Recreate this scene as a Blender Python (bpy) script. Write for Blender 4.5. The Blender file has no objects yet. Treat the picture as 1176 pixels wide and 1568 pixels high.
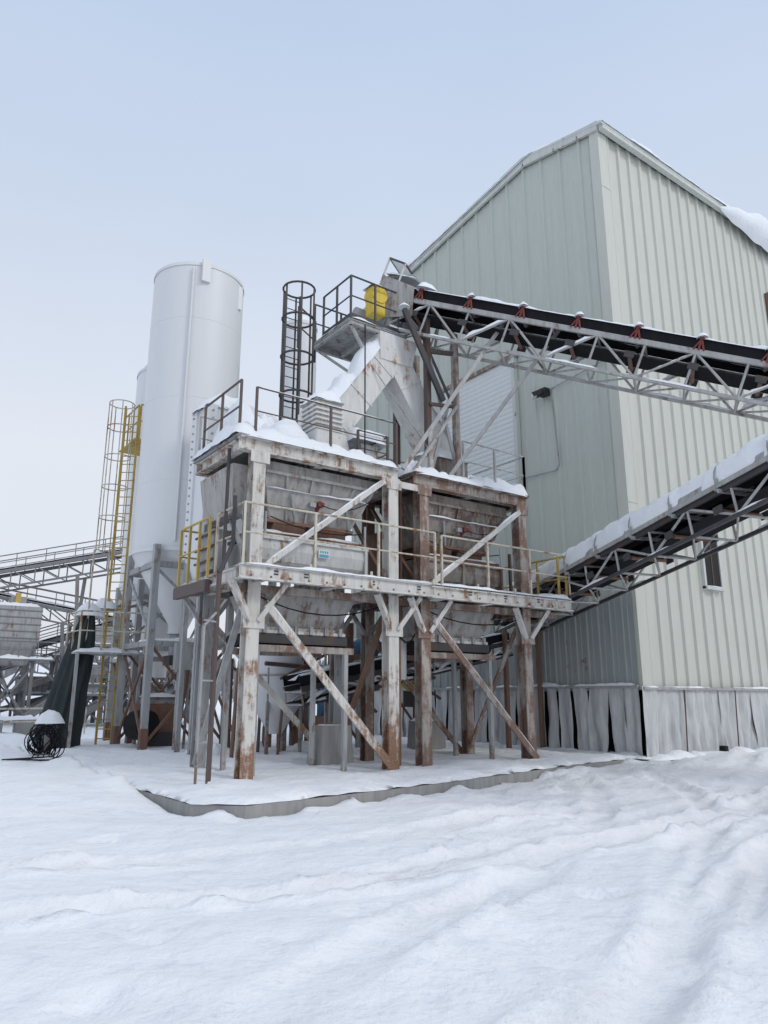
import bpy, math, random
from mathutils import Vector, noise, Quaternion
random.seed(7)
V=Vector
scene=bpy.context.scene
# ------------------------------------------------------------------ materials
MATS={}
def newmat(name):
    m=bpy.data.materials.new(name); m.use_nodes=True
    nt=m.node_tree; b=nt.nodes['Principled BSDF']
    return m,nt,b
def N(nt,t,**k):
    n=nt.nodes.new(t)
    for a,v in k.items(): setattr(n,a,v)
    return n
def tex(nt,scale,vec,detail=4,rough=.6,sc=(1,1,1)):
    mp=N(nt,'ShaderNodeMapping'); mp.inputs['Scale'].default_value=sc
    nt.links.new(vec,mp.inputs['Vector'])
    n=N(nt,'ShaderNodeTexNoise'); n.inputs['Scale'].default_value=scale
    n.inputs['Detail'].default_value=detail; n.inputs['Roughness'].default_value=rough
    nt.links.new(mp.outputs[0],n.inputs['Vector']); return n.outputs['Fac']
def ramp(nt,fac,p0,p1,c0=(0,0,0,1),c1=(1,1,1,1)):
    r=N(nt,'ShaderNodeValToRGB'); e=r.color_ramp.elements
    e[0].position=p0; e[1].position=p1; e[0].color=c0; e[1].color=c1
    nt.links.new(fac,r.inputs[0]); return r.outputs[0]
def mix(nt,fac,a,b,mode='MIX'):
    m=N(nt,'ShaderNodeMix',data_type='RGBA',blend_type=mode)
    if isinstance(fac,float): m.inputs[0].default_value=fac
    else: nt.links.new(fac,m.inputs[0])
    for i,c in ((6,a),(7,b)):
        if isinstance(c,tuple): m.inputs[i].default_value=c if len(c)==4 else c+(1,)
        else: nt.links.new(c,m.inputs[i])
    return m.outputs[2]
def bump(nt,b,h,st=.3,dist=.02):
    n=N(nt,'ShaderNodeBump'); n.inputs['Strength'].default_value=st; n.inputs['Distance'].default_value=dist
    nt.links.new(h,n.inputs['Height']); nt.links.new(n.outputs[0],b.inputs['Normal'])
def paint(name,base,rust=.5,rustcol=(.20,.075,.03),dirt=.35,rough=.6,dark=(.10,.075,.06),foot=0.0,hi=1.8,spec=.4):
    m,nt,b=newmat(name); g=N(nt,'ShaderNodeTexCoord').outputs['Object']
    n2=tex(nt,6,g,3,.7,(1,1,.16)); n3=tex(nt,22,g,2,.7)
    bc=mix(nt,ramp(nt,n2,.38,.72),base,tuple(base[i]*(1-dirt)+dark[i]*dirt for i in range(3)))
    if rust>-.3:
        n1=tex(nt,1.3,g,5,.75)
        ad=N(nt,'ShaderNodeMath',operation='MULTIPLY_ADD'); nt.links.new(n2,ad.inputs[0]); ad.inputs[1].default_value=.6; nt.links.new(n1,ad.inputs[2])
        o=ad.outputs[0]
        if foot:
            sp=N(nt,'ShaderNodeSeparateXYZ'); nt.links.new(g,sp.inputs[0]); mr=N(nt,'ShaderNodeMapRange'); nt.links.new(sp.outputs['Z'],mr.inputs[0])
            mr.inputs[1].default_value=0; mr.inputs[2].default_value=1.3; mr.inputs[3].default_value=foot; mr.inputs[4].default_value=0
            a2=N(nt,'ShaderNodeMath',operation='ADD'); nt.links.new(o,a2.inputs[0]); nt.links.new(mr.outputs[0],a2.inputs[1]); o=a2.outputs[0]
        t=1.04-.34*rust
        msk=ramp(nt,o,min(.97,t-.06),min(t+.07,1))
        rc=mix(nt,ramp(nt,n3,.3,.75),rustcol,tuple(min(1,c*hi) for c in rustcol))
        bc=mix(nt,msk,bc,rc)
    nt.links.new(bc,b.inputs['Base Color']); b.inputs['Roughness'].default_value=rough; b.inputs['Specular IOR Level'].default_value=spec
    bump(nt,b,n3,.25,.01)
    MATS[name]=m; return m
def snowmat(name,c0,c1,st=.5):
    m,nt,b=newmat(name); g=N(nt,'ShaderNodeTexCoord').outputs['Object']
    n1=tex(nt,.5,g,3,.6); n2=tex(nt,9,g,5,.68)
    nt.links.new(mix(nt,ramp(nt,n1,.35,.7),c0,c1),b.inputs['Base Color'])
    b.inputs['Roughness'].default_value=.75; b.inputs['Specular IOR Level'].default_value=.25
    bump(nt,b,n2,st,.06); MATS[name]=m; return m
snowmat('snow',(.88,.90,.93),(.82,.85,.89),.6)
def ground_mat():
    m,nt,b=newmat('ground_snow'); g=N(nt,'ShaderNodeTexCoord').outputs['Object']
    at=N(nt,'ShaderNodeAttribute'); at.attribute_name='pack'
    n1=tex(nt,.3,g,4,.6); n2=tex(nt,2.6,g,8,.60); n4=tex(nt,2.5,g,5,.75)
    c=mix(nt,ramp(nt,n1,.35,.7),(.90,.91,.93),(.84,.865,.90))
    c=mix(nt,ramp(nt,n2,.36,.44,(1,1,1,1),(0,0,0,1)),c,(.82,.845,.885))  # hollows of the bump noise darkened in colour: painted occlusion shade
    c2=mix(nt,ramp(nt,n4,.35,.65),(.81,.81,.82),(.68,.675,.67))
    c=mix(nt,at.outputs['Fac'],c,c2)
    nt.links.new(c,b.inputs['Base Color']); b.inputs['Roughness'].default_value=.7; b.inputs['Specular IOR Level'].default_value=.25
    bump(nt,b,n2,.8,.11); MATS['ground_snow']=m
ground_mat()
RU=(.19,.108,.068)
paint('cream_steel',(.62,.60,.56),.48,RU,.32,foot=.20)
paint('cream_clean',(.64,.63,.60),.32,RU,.3)
paint('beam_brown',(.38,.34,.31),.74,(.15,.095,.072),.5,foot=.1,hi=1.7)
paint('bin_grey',(.41,.40,.385),.40,(.15,.10,.075),.5)
paint('bin_brown',(.29,.26,.235),.56,(.12,.078,.062),.5,hi=1.6)
paint('bin_white',(.62,.62,.60),.26,(.19,.11,.065),.3)
paint('chute_white',(.66,.66,.64),.27,(.27,.15,.07),.22)
paint('dark_steel',(.055,.055,.06),.35,(.08,.045,.03),.2)
paint('rail_dark',(.10,.075,.07),.4,(.11,.06,.04),.2)
paint('truss_grey',(.42,.42,.41),.30,(.15,.10,.08),.4)
paint('grey_steel',(.38,.39,.395),.32,(.15,.095,.07),.4,foot=.15)
paint('rust_steel',(.20,.12,.085),.7,(.14,.075,.05),.4,hi=1.6)
paint('silo_white',(.70,.71,.72),-.6,RU,.06,.45,(.45,.46,.46))
paint('yellow',(.52,.37,.09),.35,(.22,.11,.05),.3)
paint('yellow_bright',(.70,.52,.06),.1,(.22,.09,.03),.15)
paint('rail_cream',(.57,.53,.44),.46,(.22,.115,.055),.3)
paint('idler_red',(.20,.04,.035),.4,(.12,.05,.03),.3)
paint('belt',(.012,.013,.016),-.5,RU,.1,.85,spec=.15)
paint('rubber_black',(.012,.012,.014),-.5,RU,.1,.6,spec=.2)
paint('wall_green',(.51,.545,.495),-.7,RU,.13,.5,(.28,.29,.24))
paint('wall_cream',(.56,.57,.515),-.6,RU,.13,.5,(.30,.29,.23))
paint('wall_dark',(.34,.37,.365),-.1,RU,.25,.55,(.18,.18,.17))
paint('door_white',(.70,.73,.73),-.6,RU,.08,.5,(.3,.3,.3))
paint('trim_white',(.58,.60,.57),-.2,RU,.15)
paint('concrete',(.33,.325,.315),-.4,RU,.5,.85,(.15,.15,.15))
paint('interior_dark',(.015,.014,.013),-.6,RU,.1,.8)
paint('curtain',(.56,.57,.575),-.6,RU,.55,.4,(.24,.24,.245))
paint('net_dark',(.022,.035,.038),-.5,RU,.3,.8)
paint('blue',(.05,.15,.27),.2,RU,.3)
paint('sign_blue',(.10,.36,.46),-.6,RU,.1)
paint('sign_white',(.72,.74,.75),-.6,RU,.1)
paint('far_steel',(.22,.225,.235),.3,(.15,.12,.11),.3)  # base colour lightened to paint distance haze onto the steel
paint('far_tree',(.28,.285,.30),-.6,RU,.4,.9)
paint('stone_dark',(.16,.155,.15),-.5,RU,.3,.9)
paint('lamp_black',(.02,.02,.02),-.5,RU,.1,.5)
# ------------------------------------------------------------------ mesh builder
class B:
    def __init__(s,name,parent=None):
        s.n=name; s.p=parent; s.v=[]; s.f=[]; s.mi=[]; s.sm=[]; s.ml=[]
    def mid(s,m):
        if m not in s.ml: s.ml.append(m)
        return s.ml.index(m)
    def add(s,vs,fs,m,smooth=False):
        o=len(s.v); i=s.mid(m); s.v+= [tuple(v) for v in vs]
        for f in fs: s.f.append(tuple(a+o for a in f)); s.mi.append(i); s.sm.append(smooth)
    def hexa(s,p,m):
        s.add(p,[(0,3,2,1),(4,5,6,7),(0,1,5,4),(1,2,6,5),(2,3,7,6),(3,0,4,7)],m)
    def box(s,a,b,m):
        x0,y0,z0=a; x1,y1,z1=b
        s.hexa([(x0,y0,z0),(x1,y0,z0),(x1,y1,z0),(x0,y1,z0),(x0,y0,z1),(x1,y0,z1),(x1,y1,z1),(x0,y1,z1)],m)
    def frus(s,r0,z0,r1,z1,m):
        a,b,c,d=r0; e,f,g,h=r1
        s.hexa([(a,c,z0),(b,c,z0),(b,d,z0),(a,d,z0),(e,g,z1),(f,g,z1),(f,h,z1),(e,h,z1)],m)
    def beam(s,p,q,w,h,m,up=None):
        p=V(p); q=V(q); d=(q-p).normalized(); up=V(up) if up else V((0,0,1))
        if abs(d.dot(up))>.98: up=V((0,1,0))
        sd=d.cross(up).normalized(); u=sd.cross(d).normalized()
        sd*=w/2; u*=h/2
        s.hexa([p-sd-u,p+sd-u,q+sd-u,q-sd-u,p-sd+u,p+sd+u,q+sd+u,q-sd+u],m)
    def ibeam(s,p,q,w,h,m,t=.035):
        p=V(p);q=V(q); z=V((0,0,1))
        s.beam(p+z*(h/2-t/2),q+z*(h/2-t/2),w,t,m); s.beam(p-z*(h/2-t/2),q-z*(h/2-t/2),w,t,m)
        s.beam(p,q,.03,h-2*t,m)
    def col(s,x,y,z0,z1,w,m):
        t=.03
        s.box((x-w/2,y-w/2,z0),(x+w/2,y-w/2+t,z1),m); s.box((x-w/2,y+w/2-t,z0),(x+w/2,y+w/2,z1),m)
        s.box((x-.02,y-w/2+t,z0),(x+.02,y+w/2-t,z1),m)
        s.box((x-w*.75,y-w*.75,z0),(x+w*.75,y+w*.75,z0+.03),m)
    def tube(s,p,q,r,m,n=8,r2=None,caps=True):
        p=V(p);q=V(q); d=(q-p).normalized(); up=V((0,0,1)) if abs(d.z)<.95 else V((1,0,0))
        a=d.cross(up).normalized(); b=d.cross(a); r2=r if r2 is None else r2
        vs=[];fs=[]
        for P,rr in((p,r),(q,r2)):
            for i in range(n):
                t=2*math.pi*i/n; vs.append(P+a*math.cos(t)*rr+b*math.sin(t)*rr)
        for i in range(n): fs.append((i,(i+1)%n,n+(i+1)%n,n+i))
        s.add(vs,fs,m,True)
        if caps:
            s.add(vs[:n],[tuple(range(n))],m); s.add(vs[n:],[tuple(range(n-1,-1,-1))],m)
    def path(s,pts,r,m,n=6,closed=False):
        L=len(pts)
        for i in range(L if closed else L-1): s.tube(pts[i],pts[(i+1)%L],r,m,n,None,True)
    def sag(s,p,q,k,r,m):
        p=V(p);q=V(q); s.path([p.lerp(q,i/8)-V((0,0,k*4*(i/8)*(1-i/8))) for i in range(9)],r,m,5)
    def lathe(s,cx,cy,prof,m,n=48,smooth=True):
        vs=[];fs=[]
        for r,z in prof:
            for i in range(n):
                t=2*math.pi*i/n; vs.append((cx+r*math.cos(t),cy+r*math.sin(t),z))
        for k in range(len(prof)-1):
            for i in range(n): fs.append((k*n+i,k*n+(i+1)%n,(k+1)*n+(i+1)%n,(k+1)*n+i))
        s.add(vs,fs,m,smooth)
    def ring(s,c,r,tr,m,n=24):
        c=V(c); s.path([c+V((math.cos(2*math.pi*i/n)*r,math.sin(2*math.pi*i/n)*r,0)) for i in range(n)],tr,m,6,True)
    def snow(s,o,u,v,th,seg=.16,m='snow',jit=.05):
        o=V(o);u=V(u);v=V(v); nu=max(3,min(160,int(u.length/seg))); nv=max(3,min(60,int(v.length/seg)))
        sd=random.random()*100; vs=[];fs=[]
        un=u.normalized(); vn=v.normalized()
        for i in range(nu+1):
            for j in range(nv+1):
                a=i/nu;b=j/nv
                e=min(a,1-a)*u.length; e2=min(b,1-b)*v.length
                k=min(1,e/.18)**.5 * min(1,e2/.18)**.5 if min(e,e2)>0 else 0
                p=o+u*a+v*b
                q=p*1.6+V((sd,0,0)); nz=noise.noise(q)
                hgt=th*k*(.85+.75*nz+.25*noise.noise(q*3))
                if k==0:
                    p=p+un*noise.noise(q*2.2)*jit+vn*noise.noise(q*2.2+V((9,9,9)))*jit
                    hgt=-.015
                vs.append(p+V((0,0,max(hgt,-.015))))
        for i in range(nu):
            for j in range(nv): fs.append((i*(nv+1)+j,(i+1)*(nv+1)+j,(i+1)*(nv+1)+j+1,i*(nv+1)+j+1))
        s.add(vs,fs,m,True)
    def ridge(s,p,q,w,h,m='snow',seg=.1,lo=.06):
        p=V(p);q=V(q); d=(q-p); L=d.length; d.normalize(); sd=d.cross(V((0,0,1))).normalized(); n=max(4,int(L/seg)); vs=[];fs=[];k=7; s0=random.random()*90
        for i in range(n+1):
            c=p.lerp(q,i/n); a=.45+.9*max(-.4,noise.noise(V((i*seg*1.1,s0,0))))+.35*noise.noise(V((i*seg*4,s0,3)))
            a=max(lo,a)*min(1,i/2,(n-i)/2)
            for j in range(k):
                t=math.pi*j/(k-1); vs.append(c+sd*math.cos(t)*w*.5*(.6+.5*min(1,a))+V((0,0,math.sin(t)*h*a-.01)))
        for i in range(n):
            for j in range(k-1): fs.append((i*k+j,(i+1)*k+j,(i+1)*k+j+1,i*k+j+1))
        s.add(vs,fs,m,True)
    def mound(s,c,rx,ry,h,m='snow'):
        c=V(c); n=18; k=7; vs=[];fs=[]; sd=random.random()*50
        for r in range(k+1):
            t=r/k
            for i in range(n):
                a=2*math.pi*i/n; rr=t*(1+.25*noise.noise(V((math.cos(a)*1.5,math.sin(a)*1.5,sd))))
                vs.append(c+V((rx*rr*math.cos(a),ry*rr*math.sin(a),h*(1-t**2.4)*(1+.25*noise.noise(V((rr*math.cos(a)*3,rr*math.sin(a)*3,sd))))-.01)))
        for r in range(k):
            for i in range(n): fs.append((r*n+i,r*n+(i+1)%n,(r+1)*n+(i+1)%n,(r+1)*n+i))
        s.add(vs,fs,m,True)
    def rail(s,pts,h,m,post=1.5,r=.028,mid=True,toe=None,snow=0):
        pts=[V(p) for p in pts]; z=V((0,0,1))
        for i in range(len(pts)-1):
            p,q=pts[i],pts[i+1]; L=(q-p).length; k=max(1,round(L/post))
            s.tube(p+z*h,q+z*h,r,m)
            if mid: s.tube(p+z*h*.52,q+z*h*.52,r*.8,m)
            if toe: s.beam(p+z*.07,q+z*.07,.015,.14,toe)
            for j in range(k+1):
                if j==0 and i>0: continue
                a=p.lerp(q,j/k); s.beam(a,a+z*h,.05,.05,m)
            if snow: s.ridge(p+z*(h+r*.8),q+z*(h+r*.8),.05,snow*2)
    def make(s):
        me=bpy.data.meshes.new(s.n); me.from_pydata(s.v,[],s.f)
        for m in s.ml: me.materials.append(MATS[m])
        me.polygons.foreach_set('material_index',s.mi); me.polygons.foreach_set('use_smooth',s.sm)
        me.update(); o=bpy.data.objects.new(s.n,me); bpy.context.collection.objects.link(o)
        if s.p: o.parent=s.p
        return o
def empty(n):
    e=bpy.data.objects.new(n,None); bpy.context.collection.objects.link(e); return e
def fbm(x,y,z=0,o=4):
    t=0;a=1
    for i in range(o): t+=a*noise.noise(V((x,y,z))); x*=2.1;y*=2.1;a*=.5
    return t
# ------------------------------------------------------------------ ground
SL=[(4.67,15.06),(4.70,11.55),(5.33,10.9),(7.15,11.11),(9.6,11.48),(15.07,12.62),(18.2,13.0)]
POLY=SL+[(18.2,30),(5.0,30)]
def inside(x,y,P=POLY):
    c=False;n=len(P);j=n-1
    for i in range(n):
        xi,yi=P[i];xj,yj=P[j]
        if (yi>y)!=(yj>y) and x<(xj-xi)*(y-yi)/(yj-yi)+xi: c=not c
        j=i
    return c
def near(x,y,a,b):
    dx,dy=b[0]-a[0],b[1]-a[1]; t=max(0,min(1,((x-a[0])*dx+(y-a[1])*dy)/(dx*dx+dy*dy)))
    px,py=a[0]+t*dx,a[1]+t*dy
    return math.hypot(x-px,y-py),px,py
SEG=[(SL[i],SL[i+1]) for i in range(len(SL)-1)]+[((5.0,30),SL[0])]
def nearest(x,y): return min(near(x,y,a,b) for a,b in SEG)
def dist(x,y): return nearest(x,y)[0]
TR=((7,40,31.7,.19,1),(7,40,33.5,.19,1),(4,48,41.2,.16,.7),(12,-14,20.6,.19,1),(12,-14,18.9,.19,1),(20,-20,27.9,.16,.8),(20,-20,26.2,.16,.8),(-4,27,23.6,.16,.6),(-4,27,25.3,.16,.6))
def track(x,y):
    rut=0;pk=0
    for (cx,cy,r,w,st) in TR:
        d=abs(math.hypot(x-cx,y-cy)-r-.35*noise.noise(V((x*.25,y*.25,r))))
        if d<w*3.4:
            on=max(0,min(1,.68+1.2*noise.noise(V((x*.28,y*.28,r+30)))))*st
            k=1 if d<w else math.exp(-((d-w)/(w*.45))**2)
            rut+=on*(-.065*k+.075*math.exp(-((d-w*1.8)/(w*.55))**2)*(1+1.0*noise.noise(V((x*3,y*3,3))))+(.014*noise.noise(V((x*10,y*10,6))) if d<w else 0)); pk=max(pk,k*.6*on)
    return rut,pk
def ground():
    n=560;a=4.6;k=5.2;cx,cy=7.4,6.6
    U=[math.sinh(k*(2*i/n-1))*a for i in range(n+1)]
    vs=[];pack=[]
    for i in range(n+1):
        x=cx+U[i]
        for j in range(n+1):
            y=cy+U[j]
            z=-.13; pk=0
            nr=abs(U[i])<50 and abs(U[j])<50
            if nr:
                z+=.10*fbm(x*.22,y*.22,0,3)+.045*fbm(x*.8,y*.8,3,2)+.014*fbm(x*3.0,y*3.0,5,3)
                ins=inside(x,y); d=dist(x,y)
                if ins: z=-.5 if d>.2 else -.30
                else:
                    lf=max(0,min(1,(y-12.2)/2.2))*max(0,min(1,(8-x)/2))
                    nn=noise.noise(V((x*.55,y*.55,8)))+.5*noise.noise(V((x*1.7,y*1.7,8)))
                    z-=.07*math.exp(-(d/1.3)**2)*(1-lf); z+=max(0,1-d/.8)*.42*max(0,nn-.05)
                    z+=lf*(.22+.08*max(0,noise.noise(V((x*.8,y*.8,2)))))
                    rt=max(0,min(1,(x-14)/4))*max(0,min(1,(y-8.5)/3)); z+=.14*rt
                    r,p=track(x,y); fade=max(0,min(1,(d-.6)/1.0)); z+=r*fade; pk=p*fade
                    band=math.exp(-((d-1.3)/1.2)**2)*max(0,min(1,(x-7)/3)); pk=max(pk,band*(.4+.6*noise.noise(V((x*.9,y*.9,4)))))
                    z+=band*.20*max(0,fbm(x*1.1,y*1.1,11,3))+band*.09*max(0,fbm(x*3.6,y*3.6,12,3))
                    ft=fbm(x*1.7,y*1.7,21,2)
                    if ft>.45 and d>1: z-=.20*(ft-.45)*min(1,d-1)
                    ck=noise.noise(V((x*4.0,y*4.0,31)))+.4*noise.noise(V((x*10,y*10,31)))
                    reg=max(0,.15+noise.noise(V((x*.35,y*.35,41))))
                    if ck>.42: z+=.16*(ck-.42)*reg*2
            else:
                z+=.3*fbm(x*.02,y*.02)
            vs.append((x,y,z)); pack.append(max(0,min(1,pk)))
    fs=[(i*(n+1)+j,(i+1)*(n+1)+j,(i+1)*(n+1)+j+1,i*(n+1)+j+1) for i in range(n) for j in range(n)]
    me=bpy.data.meshes.new('snow_ground'); me.from_pydata(vs,[],fs)
    at=me.attributes.new('pack','FLOAT','POINT'); at.data.foreach_set('value',pack)
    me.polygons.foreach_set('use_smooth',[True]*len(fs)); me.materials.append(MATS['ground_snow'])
    o=bpy.data.objects.new('snow_ground',me); bpy.context.collection.objects.link(o)
ground()
b=B('concrete_slab')
vs=[(x,y,-.5) for x,y in POLY]+[(x,y,0) for x,y in POLY]; n=len(POLY)
b.add(vs,[tuple(range(n,2*n))]+[(i,(i+1)%n,n+(i+1)%n,n+i) for i in range(n)],'concrete')
st=.14; X0,Y0=4.3,10.5; nx=int(14.2/st); ny=int(19.2/st); idx={};vv=[];ff=[]
for i in range(nx+1):
    for j in range(ny+1):
        x=X0+i*st;y=Y0+j*st; ins=inside(x,y); d,px,py=nearest(x,y)
        if ins or d<st*1.05:
            if not ins or d<st*.35:
                lip=.05*noise.noise(V((px*1.7,py*1.7,3)))+.03*noise.noise(V((px*6,py*6,3))); dx,dy=(px-x,py-y) if ins else (x-px,y-py); L=math.hypot(dx,dy)+1e-6
                x,y=px+dx/L*lip,py+dy/L*lip; z=.006+.05*max(0,noise.noise(V((px*2,py*2,9)))) 
            else:
                z=.02+min(1,max(0,d-.03)/.25)**.6*.08*(1+.9*fbm(x*.9,y*.9,6))+.025*fbm(x*3.4,y*3.4,2,3)
                und=max(0,1-max(abs(x-11)-4.5,0)/1)*max(0,1-max(abs(y-15.6)-2.2,0)/1)
                z-=.02*und
            idx[(i,j)]=len(vv); vv.append((x,y,z))
for i in range(nx):
    for j in range(ny):
        q=[(i,j),(i+1,j),(i+1,j+1),(i,j+1)]
        if all(t in idx for t in q): ff.append(tuple(idx[t] for t in q))
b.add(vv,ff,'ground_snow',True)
b.make()
# ------------------------------------------------------------------ building
bld=empty('metal_clad_warehouse')
GX=18.29; FY=12.92; RY=16.1; RZ=21.0; EZ=20.25; BY=27.6; BZ=19.35; EX=50
def gtop(y): return EZ+(RZ-EZ)*(y-FY)/(RY-FY) if y<RY else RZ+(BZ-RZ)*(y-RY)/(BY-RY)
def corr(b,p0,d,nrm,L,zb,zt,pitch,m,rib=.045,minor=True):
    p0=V(p0);d=V(d);nrm=V(nrm); prof=[]
    k=int(L/pitch)+1
    for i in range(k):
        o=i*pitch
        seq=[(0,0),(.40,0),(.43,.014),(.47,.014),(.50,0),(.78,0),(.83,rib),(.93,rib),(.98,0)] if minor else [(0,0),(.62,0),(.70,rib),(.88,rib),(.96,0)]
        prof+=[(o+a*pitch,h) for a,h in seq]
    prof=[q for q in prof if q[0]<L]+[(L,0)]
    vs=[]
    for s_,h in prof:
        p=p0+d*s_+nrm*h
        vs+=[(p.x,p.y,zb(s_)),(p.x,p.y,zt(s_))]
    b.add(vs,[(2*i,2*i+2,2*i+3,2*i+1) for i in range(len(prof)-1)],m)
b=B('gable_wall',bld)
corr(b,(GX,FY,0),(0,1,0),(-1,0,0),BY-FY,lambda s:1.86,lambda s:gtop(FY+s),.86,'wall_green',.06)
b.make()
b=B('side_wall',bld)
corr(b,(GX,FY,0),(1,0,0),(0,-1,0),EX-GX,lambda s:1.82,lambda s:EZ,.60,'wall_cream',.07,False)
b.box((GX,BY,0),(EX,BY+.1,BZ),'wall_cream'); b.box((EX,FY,0),(EX+.1,BY,EZ-.9),'wall_cream')
b.make()
b=B('corner_trim',bld)
b.box((GX-.075,FY-.105,1.8),(GX+.36,FY-.085,EZ),'wall_cream'); b.box((GX-.095,FY-.105,1.8),(GX-.075,FY+.25,EZ),'wall_cream')
for z in (7.2,12.6,18.0): b.box((GX-.11,FY-.12,z),(GX+.37,FY-.106,z+.05),'trim_white')
b.beam((GX-.14,FY-.15,EZ+.02),(GX-.14,RY,RZ+.02),.10,.34,'trim_white')
b.beam((GX-.14,RY,RZ+.02),(GX-.14,BY+.2,BZ+.02),.10,.34,'trim_white')
b.box((GX-.1,FY-.34,EZ-.16),(EX,FY-.16,EZ+.06),'trim_white')
b.make()
b=B('roof',bld)
for (ya,za,yb,zb) in ((FY-.35,EZ-.02,RY,RZ+.14),(RY,RZ+.14,BY+.3,BZ+.1)):
    b.add([(GX-.2,ya,za),(EX,ya,za),(EX,yb,zb),(GX-.2,yb,zb),(GX-.2,ya,za+.1),(EX,ya,za+.1),(EX,yb,zb+.1),(GX-.2,yb,zb+.1)],[(0,3,2,1),(4,5,6,7),(0,1,5,4),(1,2,6,5),(2,3,7,6),(3,0,4,7)],'trim_white')
b.make()
b=B('roof_snow',bld)
b.snow((GX-.15,FY-.36,EZ+.09),(9,0,0),(0,RY-FY+.3,RZ-EZ+.12),.26,.25)
b.snow((GX-.22,RY-.5,RZ+.12),(12,0,0),(0,BY-RY,BZ-RZ),.42,.35)
b.ridge((GX-.1,FY-.33,EZ+.07),(GX+9,FY-.33,EZ+.07),.16,.2,lo=.2); b.ridge((GX-.16,RY-.4,RZ+.16),(GX-.16,BY,BZ+.2),.2,.28,lo=.25)
vs=[];fs=[];n=110;m=12
for i in range(n+1):
    x=GX+7.0+i*.22; k=min(1,i/12)**.8*(1.05+.45*noise.noise(V((x*.45,0,0)))+.2*noise.noise(V((x*1.5,0,0))))
    for t in range(m+1):
        u=t/m
        if u<.45: w=u/.45; y=FY+2.2-(2.5)*w; z=EZ+.08+.55*(1-w)+.6*k*math.sin(w*math.pi*.6)
        else: w=(u-.45)/.55; a=w*math.pi; y=FY-.3-.55*k*math.sin(a); z=EZ-.12+.75*k*(.5+.5*math.cos(a))-.55*k*w
        vs.append((x,y+.04*noise.noise(V((x*2,u*5,0))),z))
for i in range(n):
    for t in range(m): fs.append((i*(m+1)+t,(i+1)*(m+1)+t,(i+1)*(m+1)+t+1,i*(m+1)+t+1))
b.add(vs,fs,'snow',True); b.make()
b=B('roller_door',bld)
b.box((GX-.12,17.15,8.6),(GX-.07,21.05,13.45),'door_white')
for k in range(26):
    z=8.65+k*.184; b.add([(GX-.121,17.2,z),(GX-.121,21.0,z),(GX-.14,21.0,z+.06),(GX-.14,17.2,z+.06),(GX-.14,17.2,z+.12),(GX-.14,21.0,z+.12),(GX-.121,21.0,z+.18),(GX-.121,17.2,z+.18)],[(0,1,2,3),(3,2,5,4),(4,5,6,7)],'door_white')
b.box((GX-.2,17.0,8.5),(GX-.02,17.15,13.6),'trim_white'); b.box((GX-.2,21.05,8.5),(GX-.02,21.2,13.6),'trim_white'); b.box((GX-.22,16.95,13.45),(GX-.02,21.25,13.60),'beam_brown')
b.make()
b=B('lower_cladding',bld)
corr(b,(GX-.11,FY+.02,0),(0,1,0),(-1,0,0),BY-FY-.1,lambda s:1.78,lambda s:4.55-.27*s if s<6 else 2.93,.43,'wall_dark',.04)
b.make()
b=B('window',bld)
y=FY-.10
b.box((21.86,y-.03,5.0),(22.72,y+.02,6.78),'interior_dark')
b.box((21.76,y-.07,4.92),(21.86,y+.1,6.86),'trim_white');b.box((22.72,y-.07,4.92),(22.8,y+.1,6.86),'trim_white')
b.box((21.76,y-.07,6.78),(22.8,y+.1,6.88),'trim_white');b.box((21.76,y-.13,4.9),(22.8,y+.1,5.0),'trim_white')
b.box((22.27,y-.05,5.0),(22.31,y-.031,6.78),'rail_dark')
b.snow((21.76,y-.13,5.0),(1.04,0,0),(0,.14,0),.06,.08)
b.box((28.8,y-.03,16.4),(30.2,y+.02,17.6),'interior_dark'); b.box((28.7,y-.07,16.3),(28.8,y+.1,17.7),'rust_steel'); b.box((28.7,y-.07,16.28),(30.2,y+.1,16.3),'rust_steel')
b.make()
b=B('wall_lamp',bld)
b.box((GX-.3,15.55,11.5),(GX-.05,15.85,11.75),'lamp_black'); b.beam((GX-.25,15.75,11.62),(GX-.5,15.95,11.5),.32,.16,'lamp_black'); b.beam((GX-.42,15.85,11.52),(GX-.52,15.95,11.46),.26,.12,'sign_white')
pts=[(GX-.09,15.6,11.45),(GX-.09,15.45,11.3),(GX-.09,15.3,9.0),(GX-.09,15.45,8.82),(GX-.09,17.0,8.9)]
b.path(pts,.022,'grey_steel'); b.tube((GX-.09,FY+.3,11.9),(GX-.09,15.5,11.7),.02,'grey_steel'); b.tube((GX-.09,17.05,3),(GX-.09,17.05,13.2),.03,'grey_steel')
b.make()
b=B('dark_interior',bld)
b.box((GX+.35,FY+.4,0),(GX+.4,BY,2.2),'interior_dark'); b.box((GX+.4,FY+.35,0),(EX,FY+.4,2.2),'interior_dark'); b.make()  # near-black sheets: shade of the space behind the curtains, painted as colour
def curtain(b,p0,d,nrm,a,bb,zt,zb,skew=0,amp=.05):
    p0=V(p0);d=V(d);nrm=V(nrm); n=max(4,int((bb-a)/.04)); vs=[];rows=12; sd=random.random()*50
    for i in range(n+1):
        s=a+(bb-a)*i/n
        for r in range(rows+1):
            t=r/rows; ss=s+skew*t
            h=amp*(.4+t)*(math.sin(ss*13+sd+3.2*noise.noise(V((s*1.5,t*1.2,sd))))+1.3*noise.noise(V((s*5,t*3,sd)))) +.03
            p=p0+d*ss+nrm*h; vs.append((p.x,p.y,zt+(zb-zt)*t+.03*noise.noise(V((s*5,0,sd)))*t))
    fs=[(i*(rows+1)+r,(i+1)*(rows+1)+r,(i+1)*(rows+1)+r+1,i*(rows+1)+r+1) for i in range(n) for r in range(rows)]
    b.add(vs,fs,'curtain',True)
b=B('plastic_curtain',bld)
s=.0
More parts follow.
